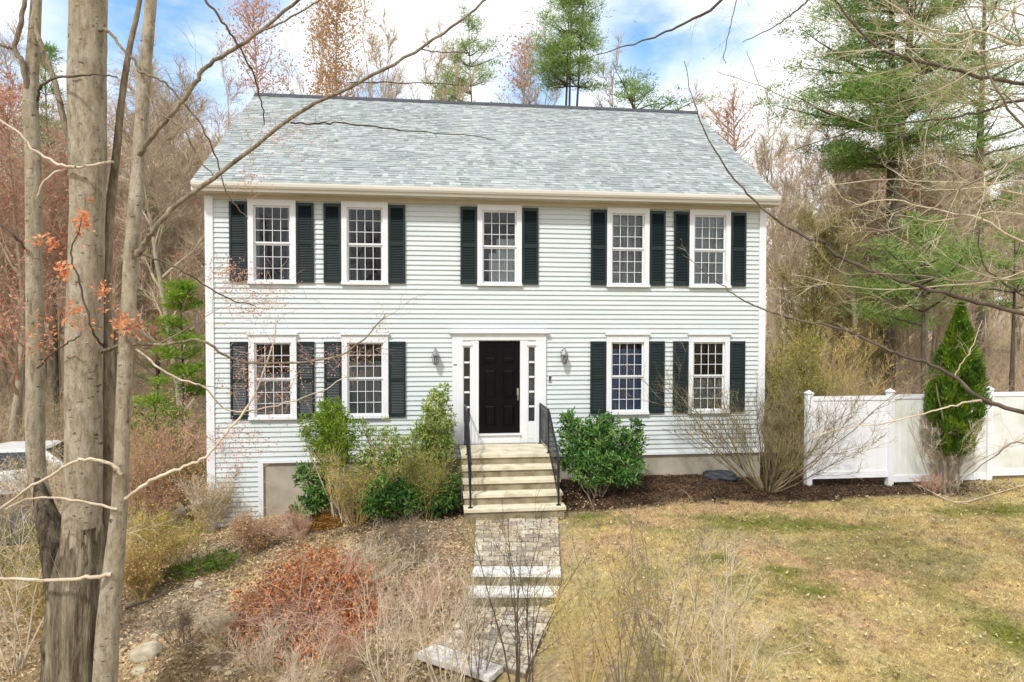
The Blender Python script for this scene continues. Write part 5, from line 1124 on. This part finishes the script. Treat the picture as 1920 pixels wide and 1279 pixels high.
for (px, py, w, h, d, n) in ((480, 560, 70, 40, 7.1, 240), (430, 510, 50, 28, 7.0, 120), (520, 720, 70, 55, 7.1, 150), (440, 830, 60, 40, 6.8, 170), (640, 665, 60, 30, 7.3, 80), (490, 250, 60, 40, 6.9, 70), (560, 250, 60, 40, 7.0, 60), (710, 610, 14, 40, 7.5, 30), (460, 690, 40, 60, 6.9, 90), (340, 770, 50, 50, 6.6, 60), (470, 340, 40, 20, 6.8, 40)):
    C = np.array([at(px+R.normal()*w*.6, py+R.normal()*h*.6, d+R.normal()*.25)-mb for _ in range(int(n*1.8))]); n = len(C)
    gp_.leaves(C, rdir(n), .024*(.6+.8*R.random(n)), .015, 0); q = C[::4]; gt_.twigs(q, rdir(len(q))+[-.3, 0, -.2], .22, .0024, seg=2)
gp_.build('foliage', [M_PINK], maple); gt_.build('crown', [M_WOODR], maple)

# ------------------------------------------------------------------ bare tree just past the right edge, its limbs reaching in
R = np.random.default_rng(400)
mb = at(2190, 1450, 6.6); mb[2] = hz(mb[0], mb[1]); maple = thing('bare_tree', 'bare tree whose grey limbs sweep in over the lawn and fence from the picture edge', 'tree', mb)
stem([(2190, 1600, 6.6), (2188, 1200, 6.6), (2180, 800, 6.6), (2172, 400, 6.6), (2165, 0, 6.6), (2160, -500, 6.6)], [36, 31, 28, 25, 21, 15], M_BARK, 16)
BS = .55; TW = G(); TIPS = []
def rb(pts, r0, r1, mat=M_TWIGD, sp=9, lv=1, twig=(8, .36, .0024), lo=.2): return branch(pts, list(np.linspace(r0, r1, len(pts))), mat, sp, lv, twig, lo)
rb([(2168, 210, 6.6), (2050, 180, 6.4), (1920, 157, 6.3), (1851, 146, 6.25), (1784, 130, 6.2), (1683, 104, 6.2), (1643, 86, 6.2), (1603, 47, 6.2), (1569, 0, 6.2), (1540, -50, 6.2)], 8, 2.4)
rb([(2170, 250, 6.6), (2040, 200, 6.5), (1920, 188, 6.4), (1835, 212, 6.4), (1727, 229, 6.4), (1616, 242, 6.5), (1535, 266, 6.6), (1480, 285, 6.7)], 6, 1.2)
rb([(2178, 640, 6.6), (2050, 615, 6.5), (1920, 588, 6.4), (1810, 560, 6.4), (1700, 530, 6.4), (1616, 500, 6.5), (1558, 472, 6.5), (1545, 455, 6.5), (1510, 445, 6.5), (1450, 408, 6.6), (1400, 362, 6.7), (1364, 320, 6.8), (1323, 252, 6.9), (1300, 190, 7.0), (1283, 115, 7.1)], 9, 1.2, sp=6, lv=0, twig=(5, .35, .003))
rb([(2180, 860, 6.6), (2060, 815, 6.3), (1920, 773, 6.2), (1845, 749, 6.2), (1791, 709, 6.25), (1737, 680, 6.3), (1697, 669, 6.35), (1646, 647, 6.4), (1566, 613, 6.5), (1500, 602, 6.6), (1431, 580, 6.7), (1391, 561, 6.8), (1347, 531, 6.9), (1280, 478, 7.1)], 9, 1.0, sp=5, lv=0, twig=(5, .32, .003))
rb([(1845, 749, 6.2), (1784, 761, 6.25), (1734, 776, 6.3), (1650, 795, 6.4), (1582, 803, 6.5), (1520, 822, 6.6)], 3.4, 1.2, M_TWIGL, 3, 0, (5, .3, .003))
rb([(1790, 707, 6.25), (1805, 680, 6.2), (1825, 648, 6.2), (1842, 600, 6.2)], 2.4, 1, M_TWIGL, 2, 0, (4, .2, .0025))
rb([(2175, 330, 6.6), (2040, 265, 6.1), (1920, 292, 6.0), (1851, 329, 6.0), (1794, 356, 6.0), (1740, 395, 6.0), (1680, 430, 6.1), (1600, 425, 6.2)], 6, 1.4, M_TWIG)
rb([(2168, 100, 6.6), (2040, 60, 6.3), (1920, 85, 6.1), (1840, 60, 6.0), (1780, 65, 6.0), (1720, 45, 6.0), (1660, 0, 6.0)], 6, 2, M_TWIGL)
rb([(2168, 60, 6.6), (1990, -20, 6.4), (1880, 30, 6.3), (1790, 82, 6.2), (1720, 60, 6.2), (1650, 62, 6.3)], 5, 1.4, M_TWIGL)
rb([(2172, 420, 6.6), (2050, 330, 6.2), (1920, 240, 6.1), (1860, 150, 6.0), (1830, 60, 6.0), (1790, -20, 6.0)], 6, 1.8, M_TWIG)
rb([(2176, 560, 6.6), (2040, 480, 6.3), (1920, 455, 6.2), (1840, 410, 6.2), (1760, 395, 6.2), (1680, 375, 6.3), (1600, 385, 6.4)], 6, 1.2, M_TWIGL)
rb([(1920, 555, 6.3), (1870, 520, 6.2), (1845, 495, 6.2), (1835, 440, 6.2), (1842, 405, 6.2)], 3.4, 2, M_TWIGD, 2, 0)
rb([(2165, -60, 6.6), (1900, -160, 6.6), (1700, -120, 6.7), (1560, -30, 6.7), (1515, 0, 6.7), (1482, 30, 6.7), (1438, 57, 6.8), (1391, 80, 6.9)], 7, 1.0, sp=2, lv=0)
rb([(2162, -160, 6.6), (1850, -280, 6.8), (1550, -180, 7.0), (1354, 0, 7.2), (1280, 45, 7.3), (1228, 70, 7.4), (1161, 90, 7.5), (1094, 111, 7.6)], 8, 1.0, sp=3, lv=0)
rb([(1400, -90, 7.1), (1380, 0, 7.0), (1368, 55, 7.0), (1358, 100, 7.0), (1360, 120, 7.0)], 2, .9, sp=1, lv=0)
rb([(1600, 225, 6.5), (1532, 202, 6.6), (1468, 181, 6.7), (1424, 161, 6.8), (1344, 134, 6.9)], 2.4, .9, M_TWIG, 3, 0)
rb([(1424, 161, 6.8), (1412, 130, 6.8), (1400, 95, 6.8)], 1.6, .9, M_TWIG, 0)
rb([(2182, 990, 6.6), (2050, 880, 6.2), (1920, 830, 6.1), (1870, 850, 6.1), (1800, 905, 6.2)], 5, 1.2, M_TWIG, 3, 0)
for q in range(15):
    y0 = R.uniform(-60, 560); dd = R.uniform(5.9, 6.8); x1 = R.uniform(1480, 1800); y1 = y0+R.uniform(-150, 120)
    rb([(2168, y0+R.uniform(-100, 100), 6.6), (1990, y0+R.uniform(-40, 40), dd), (1860, y0+(y1-y0)*.4+R.normal()*25, dd), (1860*.4+x1*.6, y0+(y1-y0)*.7+R.normal()*22, dd), (x1, y1, dd+.2)], 3.6, .8, M_TWIGL if q % 3 else M_TWIG, 6, 1, (7, .34, .0023), .2)
TW.build('crown', [M_LICH], maple)
R = np.random.default_rng(401); gl = G(); e = np.concatenate(TIPS); k = R.integers(0, len(e), 500); gl.leaves(e[k], rdir(500), .022, .013, 0); gl.build('foliage', [M_NEEDL], maple)

# ------------------------------------------------------------------ grass, leaves, chips
R = np.random.default_rng(500)
n = 420000; x = R.uniform(-.6, 14, n); y = -1.4-8.6*R.random(n)**.9
c, lwm, lt_, mu_ = tints(x, y); q = gz  # lawn share decides where blades grow
keep = (R.random(n) < lwm*.95)&~((np.abs(x-.10) < .95)&(y > -5.6)&(y < -2.2))&~((x < .75)&(y < -5))
x, y, c = x[keep], y[keep], c[keep]; n = len(x); z = hgt(x, y)+(fbm(x*3+9, y*3, 3)-.5)*.025-.004
D = rdir(n)*[1, 1, .3]+np.array([0, 0, .55]); g = G(); cl = .62+1.25*fbm(x*7, y*7, 3); cc = np.clip(c*(cl*(.55+.9*R.random(n)))[:, None], 0, 1); st_ = R.random(n) < .13; cc[st_] = np.array([.50, .42, .24])*(.7+.5*R.random(st_.sum()))[:, None]
g.blades(np.stack([x, y, z], 1), D, (.025+.05*R.random(n))*(.35+1.3*fbm(x*4+5, y*4, 3)), .0085, 0, tint=cc); m = 2600; i = R.integers(0, n, m); k = np.repeat(i, 16); q = len(k); tz = .05+.06*R.random(m); jx = R.normal(size=(q, 2))*.022
g.blades(np.stack([x[k]+jx[:, 0], y[k]+jx[:, 1], z[k]], 1), rdir(q)*[.7, .7, .2]+[0, 0, .8], np.repeat(tz, 16)*(.5+.7*R.random(q)), .008, 0, tint=np.clip(np.repeat(c[i]*(.6+.9*R.random(m))[:, None], 16, 0)*(.6+.7*R.random(q))[:, None], 0, 1))
tag(g.build('grass', [M_GRASS]), kind='stuff')
def litter(name, n, x0, x1, y0, y1, want, sz, mat, zoff=.012):
    x = R.uniform(x0, x1, n); y = R.uniform(y0, y1, n); _, a, b_, m = tints(x, y); w = {'lit': b_*.9+.04*a+.15*m, 'mul': m, 'lawn': a}[want]; k = (R.random(n) < w)&~((np.abs(x) < 6.1)&(y > -.05))&~((np.abs(x-.06) < .95)&(y > -2.5)); x, y = x[k], y[k]; n = len(x)
    C = np.stack([x, y, hgt(x, y)+zoff+.03*R.random(n)], 1); a = R.random(n)*6.28; D = np.stack([np.cos(a), np.sin(a), R.normal(size=n)*.3], 1); g = G()
    g.leaves(C, D, sz*(.6+.8*R.random(n)), sz*.6, 0, fold=.2, flat=.7); tag(g.build(name, [mat]), kind='stuff')
litter('fallen_leaves', 60000, -11, 2, -10, .3, 'lit', .058, M_DRY); litter('lawn_leaves', 3200, 1, 13, -9.5, -1.5, 'lawn', .055, M_DRY, .03); litter('mulch_chips', 26000, -4, 13, -2.5, -.02, 'mul', .05, leafy('mulch_chip', [(.018, .010, .006), (.075, .042, .025), (.21, .135, .08)]), .005)
g = G()
for k_, (cx_, cy_, sx_, sy_, zz_) in enumerate(((.1, -3.6, .85, 1.2, .045), (-.35, -6.1, .9, .9, -.31))):
    n = 420; x = cx_+R.uniform(-sx_, sx_, n); y = cy_+R.uniform(-sy_, sy_, n); a = R.random(n)*6.28; w = fbm(x*2.5+k_, y*2.5, 3)+.25*R.random(n) > .60; x, y, a = x[w], y[w], a[w]; n = len(x)
    g.leaves(np.stack([x, y, np.full(n, zz_)+.012*R.random(n)], 1), np.stack([np.cos(a), np.sin(a), R.normal(size=n)*.15], 1), .05*(.5+.9*R.random(n)), .03, 0, fold=.2, flat=.75)
tag(g.build('path_leaves', [M_DRY]), kind='stuff')
n = 60000; x = R.uniform(-9, 0, n); y = R.uniform(-9.5, -1.8, n); g = G(); w = (fbm(x*1.2+3, y*1.2, 3)+.12*R.random(n) > .53)&~((np.abs(x+.4) < 1.1)&(y < -4.5)); x, y = x[w], y[w]; n = len(x)
g.blades(np.stack([x, y, hgt(x, y)], 1), rdir(n)*[.6, .6, .2]+[0, 0, .8], .05+.17*R.random(n)**2, .0065, 0, tint=np.array([.46, .36, .19])*(.6+.7*R.random(n))[:, None]); tag(g.build('dry_grass', [M_GRASS]), kind='stuff')
